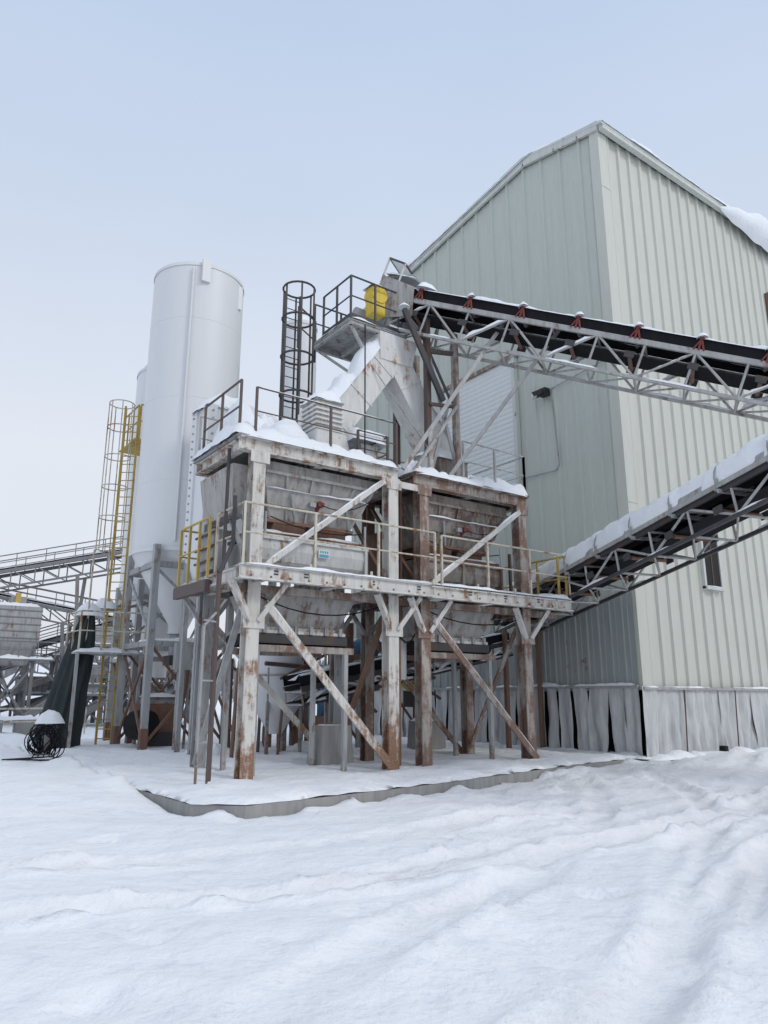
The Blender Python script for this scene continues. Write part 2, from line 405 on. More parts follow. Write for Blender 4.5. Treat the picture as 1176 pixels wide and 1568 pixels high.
while s<14.6:
    w=random.uniform(.35,.75); gap=0 if random.random()<.6 else random.uniform(.03,.12); sk=random.uniform(-.1,.1)
    if 1.0<s<3.4: gap=random.uniform(.06,.14); sk=random.uniform(-.22,.22)
    curtain(b,(GX-.14,FY,0),(0,1,0),(-1,0,0),s,min(s+w,14.6),1.9,.02,sk,.05); s+=w+gap
s=0
while s<31:
    w=random.uniform(1.6,3.4); curtain(b,(GX,FY-.12,0),(1,0,0),(0,-1,0),s,s+w+.06,1.84,.0,random.uniform(-.05,.05),.05); s+=w+random.choice((0,0,.03))
curtain(b,(GX-.2,FY-.16,0),(1,0,0),(0,-1,0),-.1,.6,1.9,-.02,.0,.04)
b.box((GX-.24,FY,1.86),(GX-.12,BY,1.94),'grey_steel'); b.box((GX-.24,FY-.25,1.80),(EX,FY-.13,1.88),'grey_steel')
b.ridge((GX-.22,FY-.19,1.87),(GX+31,FY-.19,1.87),.14,.07); b.ridge((GX-.19,FY,1.93),(GX-.19,FY+9,1.93),.14,.12)
for x in (19.9,22.6,25.3): b.tube((x,FY-.27,1.8),(x-.15,FY-.28,.05),.02,'rail_dark')
b.box((21.6,FY-.35,0),(21.75,FY-.16,.2),'rubber_black')
b.ridge((GX-.4,FY-.25,-.03),(GX+14,FY-.3,-.03),.7,.22,'ground_snow',.15,.2); b.ridge((GX-.3,FY-.3,-.0),(GX-.3,FY+4,-.0),.5,.2,'ground_snow',.15,.2)
b.make()
# ------------------------------------------------------------------ batching plant
pl=empty('aggregate_batching_plant')
fr=B('steel_frame',pl)
FYp=13.86; BYp=16.15
cols=[(6.70,'cream_steel',7.0),(10.25,'cream_steel',7.0),(11.20,'beam_brown',6.95),(14.65,'beam_brown',6.95)]
for x,m,t in cols:
    fr.col(x,FYp,0,t-.22,.28,m); fr.col(x,BYp,0,t-.22,.26,'grey_steel' if m!='beam_brown' else m)
for x0,x1,m in ((6.25,10.45,'cream_steel'),(10.95,14.95,'beam_brown')):
    fr.ibeam((x0,FYp-.02,6.85),(x1,FYp-.02,6.85),.22,.30,m); fr.ibeam((x0,BYp,6.85),(x1,BYp,6.85),.2,.28,m)
    for x in (x0+.11,x1-.11,(x0+x1)/2): fr.ibeam((x,FYp+.12,6.85),(x,BYp-.12,6.85),.2,.26,m)
fr.box((9.9,13.70,6.52),(11.4,13.74,6.68),'cream_steel')
for x0,x1,m in ((6.84,10.1,'cream_steel'),(11.35,14.5,'beam_brown')):
    fr.beam((x0,BYp,5.35),(x1,BYp,5.35),.15,.2,m)
fr.ibeam((6.15,13.3,4.02),(11.0,13.3,4.02),.16,.30,'cream_clean'); fr.ibeam((11.0,13.3,3.99),(15.95,13.3,3.99),.16,.28,'cream_steel')
fr.ibeam((6.15,16.6,4.02),(15.9,16.6,4.02),.14,.26,'grey_steel')
for x in (6.17,6.7,8.4,10.25,11.2,12.9,14.65,15.88): fr.ibeam((x,13.39,3.98),(x,16.52,3.98),.12,.24,'beam_brown' if x>11 else 'cream_steel')
fr.beam((6.2,13.88,3.78),(15.9,13.88,3.78),.14,.16,'beam_brown')
for k in range(22):
    x=6.4+k*.44; fr.box((x-.02,13.275,3.93),(x+.02,13.284,3.97),'rust_steel')
for x in (6.9,7.6,9.3,10.6,12.2,13.4,14.6): 
    for dz in (0,.06): fr.box((x,13.272,4.0+dz),(x+.1,13.283,4.03+dz),'dark_steel')
for x,m,_ in cols:
    for sg in (-1,1): fr.beam((x+sg*.1,FYp-.16,3.1),(x+sg*.62,FYp-.34,3.86),.13,.10,'cream_steel' if x<11 else 'cream_clean')
    for sg in (-1,1): fr.beam((x+sg*.1,BYp,3.2),(x+sg*.6,BYp,3.86),.1,.08,'grey_steel')
    fr.box((x-.24,FYp-.17,2.95),(x+.24,FYp-.145,3.2),m); fr.box((x-.22,FYp-.17,6.45),(x+.22,FYp-.145,6.69),m)
fr.beam((6.95,13.62,3.45),(10.15,13.62,.08),.05,.17,'cream_steel'); fr.beam((11.35,13.62,3.40),(14.7,13.62,.08),.05,.17,'beam_brown')
fr.beam((6.9,BYp+.2,3.3),(10.2,BYp+.2,.1),.05,.14,'cream_steel'); fr.beam((11.3,BYp+.2,3.3),(14.6,BYp+.2,.1),.05,.14,'beam_brown')
fr.beam((10.2,FYp+.2,3.4),(10.2,BYp-.1,.2),.14,.05,'rust_steel'); fr.beam((6.6,FYp+.2,3.4),(6.6,BYp-.1,.2),.14,.05,'grey_steel')
fr.beam((14.6,FYp+.2,3.4),(14.6,BYp-.1,.2),.14,.05,'beam_brown')
fr.beam((6.9,13.66,4.25),(9.95,13.66,6.6),.05,.12,'cream_clean'); fr.beam((11.35,13.66,4.25),(14.5,13.66,6.5),.05,.12,'cream_clean')
fr.beam((10.25,14.0,4.2),(10.25,16.0,6.6),.1,.06,'rust_steel'); fr.beam((11.2,14.0,4.2),(11.2,16.0,6.6),.1,.06,'rust_steel')
fr.beam((6.7,14.0,4.2),(6.7,16.0,6.6),.1,.06,'grey_steel')
for p,q in (((6.95,13.62,3.54),(10.15,13.62,.17)),((11.35,13.62,3.49),(14.7,13.62,.17)),((6.9,13.66,4.32),(9.95,13.66,6.67)),((11.35,13.66,4.32),(14.5,13.66,6.57))):
    fr.ridge(p,q,.06,.06)
for p,q in (((6.2,13.24,4.17),(15.9,13.24,4.17)),): fr.ridge(p,q,.12,.13)
for p,q in (((6.3,13.76,7.0),(10.4,13.76,7.0)),((11.0,13.76,7.0),(14.9,13.76,7.0))): fr.ridge(p,q,.2,.28,lo=.15)
fr.make()
dk=B('deck',pl)
dk.box((6.2,13.39,4.12),(15.9,14.3,4.155),'grey_steel'); dk.box((6.2,14.3,4.12),(6.6,16.6,4.155),'grey_steel'); dk.box((15.0,14.3,4.12),(15.9,16.6,4.155),'grey_steel'); dk.box((6.6,16.25,4.12),(15.0,16.6,4.155),'grey_steel'); dk.box((10.35,14.3,4.12),(11.1,16.25,4.155),'grey_steel')
dk.snow((6.2,13.25,4.175),(9.6,0,0),(0,.6,0),.08,.12)
dk.snow((15.1,13.3,4.165),(.8,0,0),(0,3.1,0),.2,.12)
for x0,x1,m in ((6.2,10.45,'grey_steel'),(10.95,14.95,'beam_brown')):
    dk.box((x0,13.72,7.0),(x1,16.3,7.04),m)
    dk.snow((x0+.0,13.70,7.04),(x1-x0-.0,0,0),(0,2.5,0),.24,.11)
dk.snow((6.12,13.72,7.05),(.6,0,0),(0,2.5,0),.40,.10)
dk.snow((10.9,13.68,7.05),(1.0,0,0),(0,1.2,0),.28,.1)
dk.snow((13.2,13.68,7.05),(1.8,0,0),(0,2.3,0),.38,.12)
for c,rx,ry,h in (((6.9,15.3,7.1),.65,.7,1.2),((7.5,15.5,7.1),.8,.55,1.1),((7.9,15.9,7.1),.6,.4,1.3),((10.0,15.1,7.1),.5,.6,.7),((14.0,15.2,7.1),.7,.6,.75),((12.0,15.6,7.1),.6,.5,.8),((14.5,14.4,7.1),.4,.4,.4),((9.4,14.1,7.1),.4,.25,.3),((11.3,14.3,7.1),.3,.3,.45),((13.5,14.3,7.1),.5,.35,.4)): dk.mound(c,rx,ry,h)
dk.make()
rl=B('handrails',pl)
rl.rail([(6.2,13.28,4.15),(11.15,13.28,4.15)],1.27,'rail_cream',1.55,.024)
rl.rail([(11.35,13.28,4.13),(15.9,13.28,4.13)],1.25,'rail_cream',1.3,.024)
rl.rail([(15.9,13.3,4.13),(15.9,16.6,4.13)],1.25,'yellow',1.1,.03)
rl.rail([(15.55,13.34,4.13),(15.86,13.34,4.13)],1.2,'yellow',.4,.024)
rl.rail([(6.2,13.3,4.15),(6.2,14.6,4.15)],1.27,'rail_cream',1.1,.024)
rl.rail([(6.05,14.65,4.05),(6.05,16.3,4.05),(6.5,16.3,4.05)],1.3,'yellow',.55,.026)
rl.box((5.98,14.6,3.75),(6.1,16.4,4.0),'rail_dark'); rl.snow((5.98,14.6,4.0),(.25,0,0),(0,1.8,0),.06,.1)
rl.rail([(6.25,15.8,7.04),(6.25,13.85,7.04)],1.25,'rail_dark',1.0,.026)
rl.rail([(6.6,13.8,7.04),(10.4,13.8,7.04)],1.15,'rail_dark',1.9,.020,snow=.02)
rl.rail([(12.6,13.8,7.04),(14.9,13.8,7.04)],1.15,'truss_grey',1.15,.022); rl.rail([(14.9,13.8,7.04),(14.9,16.1,7.04)],1.15,'truss_grey',1.15,.022)
rl.rail([(6.3,16.2,7.04),(14.9,16.2,7.04)],1.15,'truss_grey',1.4,.022)
for x in (6.2,7.75,9.3,11.1,12.5,13.8): rl.box((x-.03,13.262,3.95),(x+.03,13.283,4.3),'rail_cream')
rl.tube((5.80,13.45,0),(5.80,13.45,3.95),.05,'rail_dark',10); rl.tube((5.80,13.45,3.95),(6.12,13.6,4.6),.045,'dark_steel'); rl.tube((6.12,13.6,4.6),(6.12,13.6,5.6),.045,'dark_steel')
rl.tube((5.45,13.2,0),(5.45,13.2,2.9),.028,'grey_steel'); rl.tube((5.62,13.1,0),(5.62,13.1,1.1),.022,'rail_dark'); rl.tube((5.45,13.2,2.9),(5.8,13.45,3.2),.025,'grey_steel')
for z in (.8,1.9,3.0): rl.beam((5.45,13.2,z),(5.8,13.45,z),.04,.03,'grey_steel')
rl.make()
def bins(nm,x0,up,lw,fm,rc):
    b=B(nm,pl); X=x0
    y0,y1=14.12,15.9
    b.box((X,y0,6.45),(X+3.05,y1,6.68),up)
    b.frus((X+.35,X+2.55,y0+.35,y1-.3),5.45,(X+.02,X+3.03,y0+.02,y1-.02),6.45,up)
    b.box((X-.04,y0-.05,6.40),(X+3.09,y0-.002,6.47),up); b.box((X+.3,y0+.28,5.38),(X+2.6,y1-.25,5.45),'rust_steel')
    for t in (.0,.2,.42,.62,.82,1):
        xa=X+.05+t*2.95; xb=X+.4+t*2.1; b.beam((xb,y0+.33,5.46),(xa,y0-.0,6.42),.05,.07,up)
    b.hexa([(X+.25,y0+.16,5.75),(X+2.7,y0+.16,5.75),(X+2.7,y0+.19,5.75),(X+.25,y0+.19,5.75),(X+.15,y0+.05,6.1),(X+2.85,y0+.05,6.1),(X+2.85,y0+.08,6.1),(X+.15,y0+.08,6.1)],rc)
    b.ridge((X+.15,y0+.02,6.1),(X+2.85,y0+.02,6.1),.08,.07)
    b.tube((X+1.5,y0-.02,5.93),(X+1.5,y0+.2,5.75),.05,'idler_red'); b.box((X+1.44,y0-.03,5.83),(X+1.60,y0+.12,5.93),'idler_red'); b.box((X+1.25,y0,5.8),(X+1.4,y0+.1,5.9),'grey_steel')
    for q in (X+.75,X+2.2): b.tube((q,y0+.0,6.0),(q+.25,y0+.25,5.45),.035,'grey_steel')
    b.frus((X+.45,X+1.35,y0+.45,y1-.4),5.12,(X+.5,X+1.3,y0+.3,y1-.3),5.38,'rust_steel'); b.frus((X+1.5,X+2.45,y0+.45,y1-.4),5.12,(X+1.55,X+2.4,y0+.3,y1-.3),5.38,'rust_steel')
    b.box((X+.02,y0+.05,5.02),(X+2.75,y1-.1,5.10),'rust_steel'); b.snow((X+.02,y0+.03,5.10),(2.7,0,0),(0,.25,0),.09,.1)
    pr=[(14.18,4.98),(14.14,4.72),(14.20,4.48),(14.36,4.30),(14.6,4.2),(15.3,4.2),(15.6,4.35),(15.75,4.7),(15.75,4.98)]
    n=len(pr); vs=[(X+.02,y,z) for y,z in pr]+[(X+2.8,y,z) for y,z in pr]
    b.add(vs,[(i,(i+1)%n,n+(i+1)%n,n+i) for i in range(n)],lw); b.add(vs,[tuple(range(n-1,-1,-1)),tuple(range(n,2*n))],lw)
    b.box((X-.03,14.11,4.93),(X+2.85,14.2,5.0),lw); b.box((X+2.82,14.2,4.3),(X+2.9,15.6,5.0),'grey_steel')
    for q in (X+.02,X+2.78,X+1.4): b.beam((q,14.125,4.25),(q,14.125,4.95),.06,.05,lw,(0,1,0))
    for q in (X+.1,X+2.7): b.tube((q,14.05,5.0),(q,14.05,5.5),.03,'grey_steel')
    b.sag((X+.2,14.02,5.4),(X+2.6,14.02,5.3),.15,.014,'rubber_black'); b.sag((X+1.5,14.05,5.85),(X+2.9,14.0,6.2),.2,.012,'rubber_black')
    b.frus((X+.35,X+2.2,14.45,15.5),3.05,(X+.1,X+2.6,14.2,15.7),3.82,fm); b.box((X+.3,14.38,3.0),(X+2.25,15.55,3.07),'cream_clean')
    b.box((X+.15,14.3,2.93),(X+2.35,15.6,2.998),'cream_clean')
    b.box((X+.1,14.3,2.72),(X+2.4,14.36,2.925),'dark_steel'); b.box((X+.1,15.5,2.72),(X+2.4,15.56,2.925),'dark_steel')
    b.tube((X+.1,14.36,2.83),(X+.1,15.5,2.83),.13,'rubber_black',16); b.tube((X+2.4,14.36,2.83),(X+2.4,15.5,2.83),.13,'rubber_black',16)
    b.box((X+.1,14.4,2.90),(X+2.4,15.46,2.925),'belt'); b.box((X+.1,14.4,2.68),(X+2.4,15.46,2.71),'belt')
    b.beam((X-.05,14.22,2.6),(X+2.5,14.22,2.6),.08,.14,'beam_brown'); b.beam((X-.05,15.6,2.6),(X+2.5,15.6,2.6),.08,.14,'beam_brown')
    for q in (X+.1,X+2.3): b.beam((q,14.22,0),(q,14.22,2.53),.1,.1,'grey_steel'); b.beam((q,15.6,0),(q,15.6,2.53),.1,.1,'grey_steel')
    for k in range(6): b.box((X+.25+k*.38,14.24,2.93),(X+.33+k*.38,14.3,3.1),'grey_steel')
    b.make()
bins('bin_module_left',6.95,'bin_grey','bin_white','bin_grey','bin_grey'); bins('bin_module_right',11.4,'bin_brown','bin_brown','bin_grey','bin_brown')
b=B('maker_sign',pl); b.box((8.42,14.085,4.64),(8.70,14.10,4.83),'sign_white'); b.box((8.44,14.078,4.655),(8.68,14.084,4.72),'sign_blue')
for k in range(4): b.box((8.455+k*.06,14.078,4.75),(8.49+k*.06,14.084,4.80),'sign_blue')
b.make()
b=B('side_equipment',pl)
b.frus((6.42,6.8,14.4,15.9),5.45,(6.3,6.85,14.2,16.0),6.5,'bin_grey'); b.box((6.3,15.0,4.3),(6.6,15.7,5.2),'grey_steel')
for z in (4.5,4.8,5.1): b.tube((6.25,14.9,z),(6.25,15.9,z),.03,'rail_dark')
b.tube((6.2,14.2,4.2),(6.2,14.2,6.8),.04,'dark_steel')
b.box((10.5,14.4,4.3),(10.95,15.3,5.6),'rust_steel'); b.tube((10.7,14.2,4.2),(10.7,14.2,6.9),.06,'rail_dark'); b.tube((10.9,14.3,3.0),(10.9,14.3,6.9),.04,'rust_steel')
b.box((10.5,14.1,2.0),(10.9,14.4,2.9),'grey_steel'); b.tube((10.6,14.0,0),(10.6,14.0,4.0),.05,'rust_steel')
b.tube((14.9,14.5,4.3),(14.9,14.5,5.5),.05,'rail_dark'); b.sag((6.8,14.0,3.7),(10.2,14.0,3.7),.35,.016,'rubber_black'); b.sag((10.3,13.9,3.6),(11.2,14.0,3.3),.6,.02,'rubber_black'); b.sag((11.3,14.0,3.7),(14.6,14.0,3.6),.25,.016,'rubber_black')
b.make()
b=B('bin_vent_filters',pl)
b.box((8.35,14.2,7.05),(9.05,14.9,7.75),'chute_white')
for k in range(6): b.box((8.32,14.17,7.76+k*.12),(9.08,14.93,7.81+k*.12),'chute_white'); b.box((8.35,14.20,7.812+k*.12),(9.05,14.90,7.878+k*.12),'bin_grey')
b.frus((8.3,9.1,14.15,14.95),8.49,(8.5,8.9,14.35,14.75),8.62,'chute_white'); b.snow((8.3,14.15,8.53),(.8,0,0),(0,.8,0),.28,.1)
b.frus((7.4,8.2,14.2,15.2),7.05,(7.7,8.1,14.5,15.0),7.7,'chute_white'); b.snow((7.3,14.2,7.4),(1.0,0,0),(0,1.1,.2),.38,.12)
b.box((9.9,14.6,7.05),(10.4,15.4,7.8),'bin_white'); b.rail([(9.6,14.3,7.05),(10.5,14.3,7.05),(10.5,15.6,7.05)],.95,'rail_dark',.9,.02,snow=.05)
b.snow((9.5,14.3,7.8),(1.1,0,0),(0,1.3,0),.44,.12)
b.box((12.4,14.5,7.05),(13.4,15.6,7.9),'bin_brown'); b.snow((12.35,14.45,7.9),(1.1,0,0),(0,1.2,0),.36,.12)
b.tube((12.0,14.4,7.05),(12.0,14.4,8.6),.07,'cream_steel'); b.box((11.5,14.2,7.05),(11.75,14.4,7.7),'grey_steel'); b.mound((11.62,14.3,7.7),.18,.15,.12)
b.frus((8.4,9.6,14.5,15.7),7.04,(8.55,9.45,14.6,15.5),7.9,'chute_white'); b.frus((12.45,13.45,14.55,15.55),7.92,(12.5,13.4,14.6,15.5),8.2,'chute_white')
b.make()
b=B('bifurcated_chute',pl)
def leg(p,q,w,h,m):
    b.beam(p,q,w,h,m,(0,1,0))
leg((11.35,15.35,11.0),(9.1,15.1,8.0),.80,.72,'chute_white'); leg((11.15,15.36,11.0),(12.95,15.1,7.9),.79,.70,'chute_white')
b.frus((10.72,11.8,14.92,15.78),10.5,(10.7,12.0,14.9,15.9),11.3,'chute_white')
d=V((-2.25,-.25,-3.0)).normalized()
for t in (0.9,2.2,3.4):
    c=V((11.35,15.35,11.0))+d*t; b.beam(c,c+d*.05,.85,.77,'chute_white',(0,1,0))
d2=V((1.8,-.25,-3.1)).normalized()
for t in (1.2,2.4,3.3):
    c=V((11.15,15.36,11.0))+d2*t; b.beam(c,c+d2*.05,.84,.75,'chute_white',(0,1,0))
u=V((-2.25,-.25,-3.0)); o=V((11.35,15.35,11.0))+V((-.30,-.42,.24))*1.0
b.snow(o+u*.06,u*.94,(0,.84,0),.42,.10)
o=V((11.15,15.36,11.0))+V((.32,-.40,.2)); b.snow(o+V((1.8,-.25,-3.1))*.3,V((1.8,-.25,-3.1))*.68,(0,.8,0),.2,.12)
b.make()
b=B('head_platform',pl)
z=11.4
b.box((9.8,15.0,z),(11.6,16.9,z+.05),'grey_steel')
for p,q in (((9.8,15,z-.08),(11.6,15,z-.08)),((9.8,16.9,z-.08),(11.6,16.9,z-.08)),((9.8,15,z-.08),(9.8,16.9,z-.08)),((11.6,15,z-.08),(11.6,16.9,z-.08)),((10.7,15,z-.08),(10.7,16.9,z-.08))): b.ibeam(p,q,.1,.14,'truss_grey',.02)
b.snow((9.76,14.96,z+.05),(1.85,0,0),(0,1.95,0),.16,.12); b.ridge((9.8,14.98,z+.04),(11.5,14.98,z+.04),.12,.14); b.ridge((9.78,15.0,z+.04),(9.78,16.8,z+.04),.12,.14)
b.rail([(11.4,15.0,z+.05),(9.8,15.0,z+.05),(9.8,16.4,z+.05)],1.25,'dark_steel',.85,.026,True,'dark_steel'); b.rail([(9.8,16.9,z+.05),(11.6,16.9,z+.05)],1.25,'dark_steel',.9,.026)
b.rail([(9.85,16.95,z-.5),(9.3,16.95,z-.2)],1.3,'dark_steel',.5,.026)
for p,q in (((9.85,15.05,z-.15),(10.9,15.3,10.1)),((9.85,16.85,z-.15),(10.9,15.7,10.0)),((11.5,16.85,z-.15),(11.4,15.8,10.2))): b.beam(p,q,.07,.07,'truss_grey')
for x,y in ((12.0,14.5),(12.0,15.9),(12.75,14.2),(12.75,15.9)):
    b.beam((x,y,7.0),(x,y,11.9 if x<12.4 else 11.5),.15,.15,'rail_dark' if x<12.4 else 'beam_brown')
b.beam((12.0,14.5,7.1),(12.75,14.2,10.2),.08,.08,'grey_steel'); b.beam((12.75,14.2,7.5),(12.0,14.5,11.0),.08,.08,'grey_steel'); b.beam((12.0,14.5,10.9),(12.75,14.2,10.9),.1,.1,'rail_dark')
b.beam((12.0,14.4,9.3),(12.75,14.15,9.3),.08,.08,'rail_dark')
b.beam((11.3,14.6,12.0),(12.3,14.2,9.4),.13,.13,'dark_steel'); b.mound((11.3,14.6,12.06),.16,.16,.12); b.beam((11.8,14.6,11.6),(12.6,14.2,9.4),.06,.06,'dark_steel'); b.beam((11.35,14.65,11.9),(12.0,14.5,11.2),.1,.1,'dark_steel')
b.beam((12.75,14.2,11.4),(12.1,14.4,12.2),.08,.08,'rail_dark')
b.beam((10.6,13.8,7.05),(13.55,12.75,11.8),.10,.10,'truss_grey'); b.beam((12.2,13.9,7.15),(14.4,11.6,11.3),.09,.09,'truss_grey'); b.beam((11.0,13.85,7.1),(12.7,14.1,9.3),.07,.07,'truss_grey')
b.tube((11.9,14.3,7.9),(10.4,14.9,10.2),.015,'grey_steel'); b.tube((10.2,14.9,11.3),(9.6,14.0,7.2),.018,'rubber_black')
b.make()
b=B('drive_motor',pl)
b.box((10.62,15.15,11.95),(11.05,15.5,12.75),'yellow_bright'); b.tube((10.85,15.12,12.55),(10.85,15.53,12.55),.26,'yellow_bright',20)
b.box((11.2,15.2,11.6),(11.5,15.9,12.2),'grey_steel'); b.tube((10.4,15.7,12.1),(11.0,15.7,12.1),.16,'grey_steel',16); b.snow((10.55,15.1,12.78),(.6,0,0),(0,.45,0),.12,.08)
b.make()
b=B('caged_ladder',pl)
cx,cy=9.15,16.7; m='dark_steel'
for sx in (-.25,.25): b.beam((cx+sx,cy+.38,7.0),(cx+sx,cy+.38,12.9),.05,.05,m)
for k in range(19): b.tube((cx-.25,cy+.38,7.3+k*.3),(cx+.25,cy+.38,7.3+k*.3),.014,m)
for zz in (9.6,10.75,11.9,12.85): b.ring((cx,cy,zz),.45,.03,m,20)
for k in range(6):
    t=2*math.pi*k/6+.2; b.beam((cx+.45*math.cos(t),cy+.45*math.sin(t),8.9),(cx+.45*math.cos(t),cy+.45*math.sin(t),12.87),.05,.02,m)
b.make()
# ------------------------------------------------------------------ conveyors
def conveyor(name,p0,p1,W,D,chord,mt,panel=1.25,idl=None,hood=False,snowth=.05,r=.035,h_from=0):
    e=empty(name); p0=V(p0);p1=V(p1); d=(p1-p0); L=d.length; d.normalize(); sd=V((d.x,d.y,0)).normalized().cross(V((0,0,1))); up=sd.cross(d).normalized()
    if up.z<0: up=-up
    t=B('truss',e)
    def P(s,a,h): return p0+d*s+sd*a+up*h
    n=int(L/panel)
    for a in (-W/2,W/2):
        t.beam(P(0,a,-.12),P(L,a,-.12),.07,.14,chord); t.beam(P(0,a,-D),P(L,a,-D),.07,.08,chord)
        for i in range(n+1):
            s=i*L/n; t.tube(P(s,a,-.12),P(s,a,-D),r,mt)
            if i<n:
                s2=(i+1)*L/n
                t.tube(P(s if i%2 else s2,a,-.14),P(s2 if i%2 else s,a,-D),r,mt)
    for i in range(n+1):
        s=i*L/n; t.tube(P(s,-W/2,-D),P(s,W/2,-D),r,mt); t.tube(P(s,-W/2,-.18),P(s,W/2,-.18),r,mt)
        if i<n: t.tube(P(s,-W/2,-D),P((i+1)*L/n,W/2,-D),r*.8,mt)
    t.make()
    b=B('belt',e)
    hw=W*.42
    for (ya,yb,h0,h1) in ((-hw,-hw*.4,.22,.06),(-hw*.4,hw*.4,.06,.06),(hw*.4,hw,.06,.22)):
        b.add([P(0,ya,h0),P(L,ya,h0),P(L,yb,h1),P(0,yb,h1),P(0,ya,h0-.02),P(L,ya,h0-.02),P(L,yb,h1-.02),P(0,yb,h1-.02)],[(0,1,2,3),(7,6,5,4),(0,4,5,1),(3,2,6,7)],'belt')
    b.beam(P(0,0,-.45),P(L,0,-.45),W*.8,.02,'belt')
    b.beam(P(0,-W/2+.02,.10),P(L,-W/2+.02,.10),.03,.26,'belt'); b.beam(P(0,W/2-.02,.10),P(L,W/2-.02,.10),.03,.26,'belt')
    b.make()
    k=B('idlers',e); m=int(L/1.5)
    for i in range(m):
        s=.8+i*1.5
        k.tube(P(s,-hw*.4,.02),P(s,hw*.4,.02),.05,'grey_steel'); k.tube(P(s,hw*.4,.02),P(s,hw,.18),.05,'grey_steel'); k.tube(P(s,-hw*.4,.02),P(s,-hw,.18),.05,'grey_steel'); k.tube(P(s,-hw,-.52),P(s,hw,-.52),.05,'rust_steel')
        for a in (-W/2-.03,W/2+.03): k.beam(P(s-.12,a,-.5),P(s+.12,a,-.5),.04,.16,'dark_steel')
        if idl:
            for a in (-W/2-.05,W/2+.05):
                k.beam(P(s-.12,a,-.08),P(s,a,.20),.04,.035,idl); k.beam(P(s+.12,a,-.08),P(s,a,.20),.04,.035,idl); k.beam(P(s,a,-.08),P(s,a,.20),.035,.05,idl)
                k.beam(P(s-.06,a,.21),P(s+.06,a,.21),.07,.05,idl)
                c=P(s,a,.24); k.mound(c,.13,.13,.12)
    k.make()
    sn=B('snow_cover',e)
    if hood:
        ns=int((L-h_from)/.10); vs=[];fs=[];q=13
        for i in range(ns+1):
            s=h_from+i*(L-h_from)/ns
            for j in range(q):
                a=math.pi*j/(q-1); vs.append(P(s,math.cos(a)*W*.56,math.sin(a)*W*.36))
        for i in range(ns):
            for j in range(q-1): fs.append((i*q+j,(i+1)*q+j,(i+1)*q+j+1,i*q+j+1))
        sn.add(vs,fs,'grey_steel',True)
        vs=[];fs=[]; q=17
        for i in range(ns+1):
            s=h_from+i*(L-h_from)/ns
            for j in range(q):
                a=math.pi*(j/(q-1)); pp=P(s,math.cos(a)*W*.56,math.sin(a)*W*.36)
                nz=noise.noise(pp*1.1)+.5*noise.noise(pp*3.5)+.3*noise.noise(pp*8)
                edge=max(0,math.sin(a))**.6
                th=snowth*edge*(1+.45*nz)+.014+.025*noise.noise(pp*6)+.02*noise.noise(pp*14)
                if edge<.6 and noise.noise(pp*1.8+V((5,5,5)))>.25: th=-.02
                vs.append(P(s,math.cos(a)*(W*.56+th*.5),math.sin(a)*(W*.36)+th))
        for i in range(ns):
            for j in range(q-1): fs.append((i*q+j,(i+1)*q+j,(i+1)*q+j+1,i*q+j+1))
        sn.add(vs,fs,'snow',True)
        for i in range(int((L-h_from)/1.4)+1):
            s=h_from+.4+i*1.4
            for sg in (1,-1):
                pts=[P(s,sg*math.cos(a)*(W*.62),math.sin(a)*W*.46+.08) for a in (-.15,.1,.35,.6,.85)]
                sn.path(pts,.018,'grey_steel')
            sn.beam(P(s-.1,W*.56,-.12),P(s+.05,W*.62,.1),.06,.03,'grey_steel'); sn.beam(P(s-.1,-W*.56,-.12),P(s+.05,-W*.62,.1),.06,.03,'grey_steel')
            sn.beam(P(s,-W*.6,-.16),P(s,W*.6,-.16),.06,.08,'grey_steel')
        for a in (-1,1): sn.beam(P(0,a*W*.57,-.03),P(L,a*W*.57,-.03),.03,.10,'truss_grey')
        for a in (-W/2,W/2): sn.ridge(P(0,a,-D+.04),P(L,a,-D+.04),.08,.08)
        sn.ridge(P(0,0,-.44),P(L,0,-.44),.3,.03)
    else:
        for a in (-W/2,W/2): sn.ridge(P(0,a,.22),P(L,a,.22),.12,snowth*2.6,lo=.3)
        sn.ridge(P(0,0,.12),P(L,0,.12),hw*1.9,snowth*6,seg=.16,lo=.5)
        for a in (-W/2,W/2):
            sn.ridge(P(0,a,-D+.03),P(L,a,-D+.03),.09,.10)
            for i in range(n):
                s=i*L/n;s2=(i+1)*L/n; A=P(s if i%2 else s2,a,-.14); Bq=P(s2 if i%2 else s,a,-D); v=Bq-A
                if abs(v.z)/v.length<.85: sn.ridge(A.lerp(Bq,.08)+V((0,0,r*.7)),A.lerp(Bq,.92)+V((0,0,r*.7)),.08,.16)
    sn.make(); return e,P,L
h0=V((11.75,15.35,12.75)); h1=V((16.75,7.6,9.05)); h1=h0+(h1-h0)*1.9
e,P,L=conveyor('upper_belt_conveyor',h0,h1,.95,1.05,'truss_grey','truss_grey',1.15,'idler_red',False,.05,.032)
b=B('head_pulley_frame',e)
b.tube(P(.1,-.45,.0),P(.1,.45,0),.28,'rubber_black',20)
for a in (-.52,.52): b.hexa([P(-.4,a,-.9),P(.8,a,-.6),P(.8,a+.03,-.6),P(-.4,a+.03,-.9),P(-.55,a,.45),P(.55,a,.25),P(.55,a+.03,.25),P(-.55,a+.03,.45)],'bin_grey')
b.beam(P(-.5,0,.5),P(.35,0,.7),.7,.04,'grey_steel')
for a in (-.5,.5):
    b.tube(P(-.55,a,-.3),P(-.55,a,1.0),.03,'cream_clean'); b.tube(P(.0,a,.3),P(.0,a,.9),.03,'cream_clean'); b.beam(P(-.55,a,1.0),P(0,a,.9),.04,.05,'dark_steel')
b.beam(P(-.55,-.5,1.0),P(-.55,.5,1.0),.04,.05,'dark_steel'); b.beam(P(0,-.5,.9),P(0,.5,.9),.04,.05,'dark_steel')
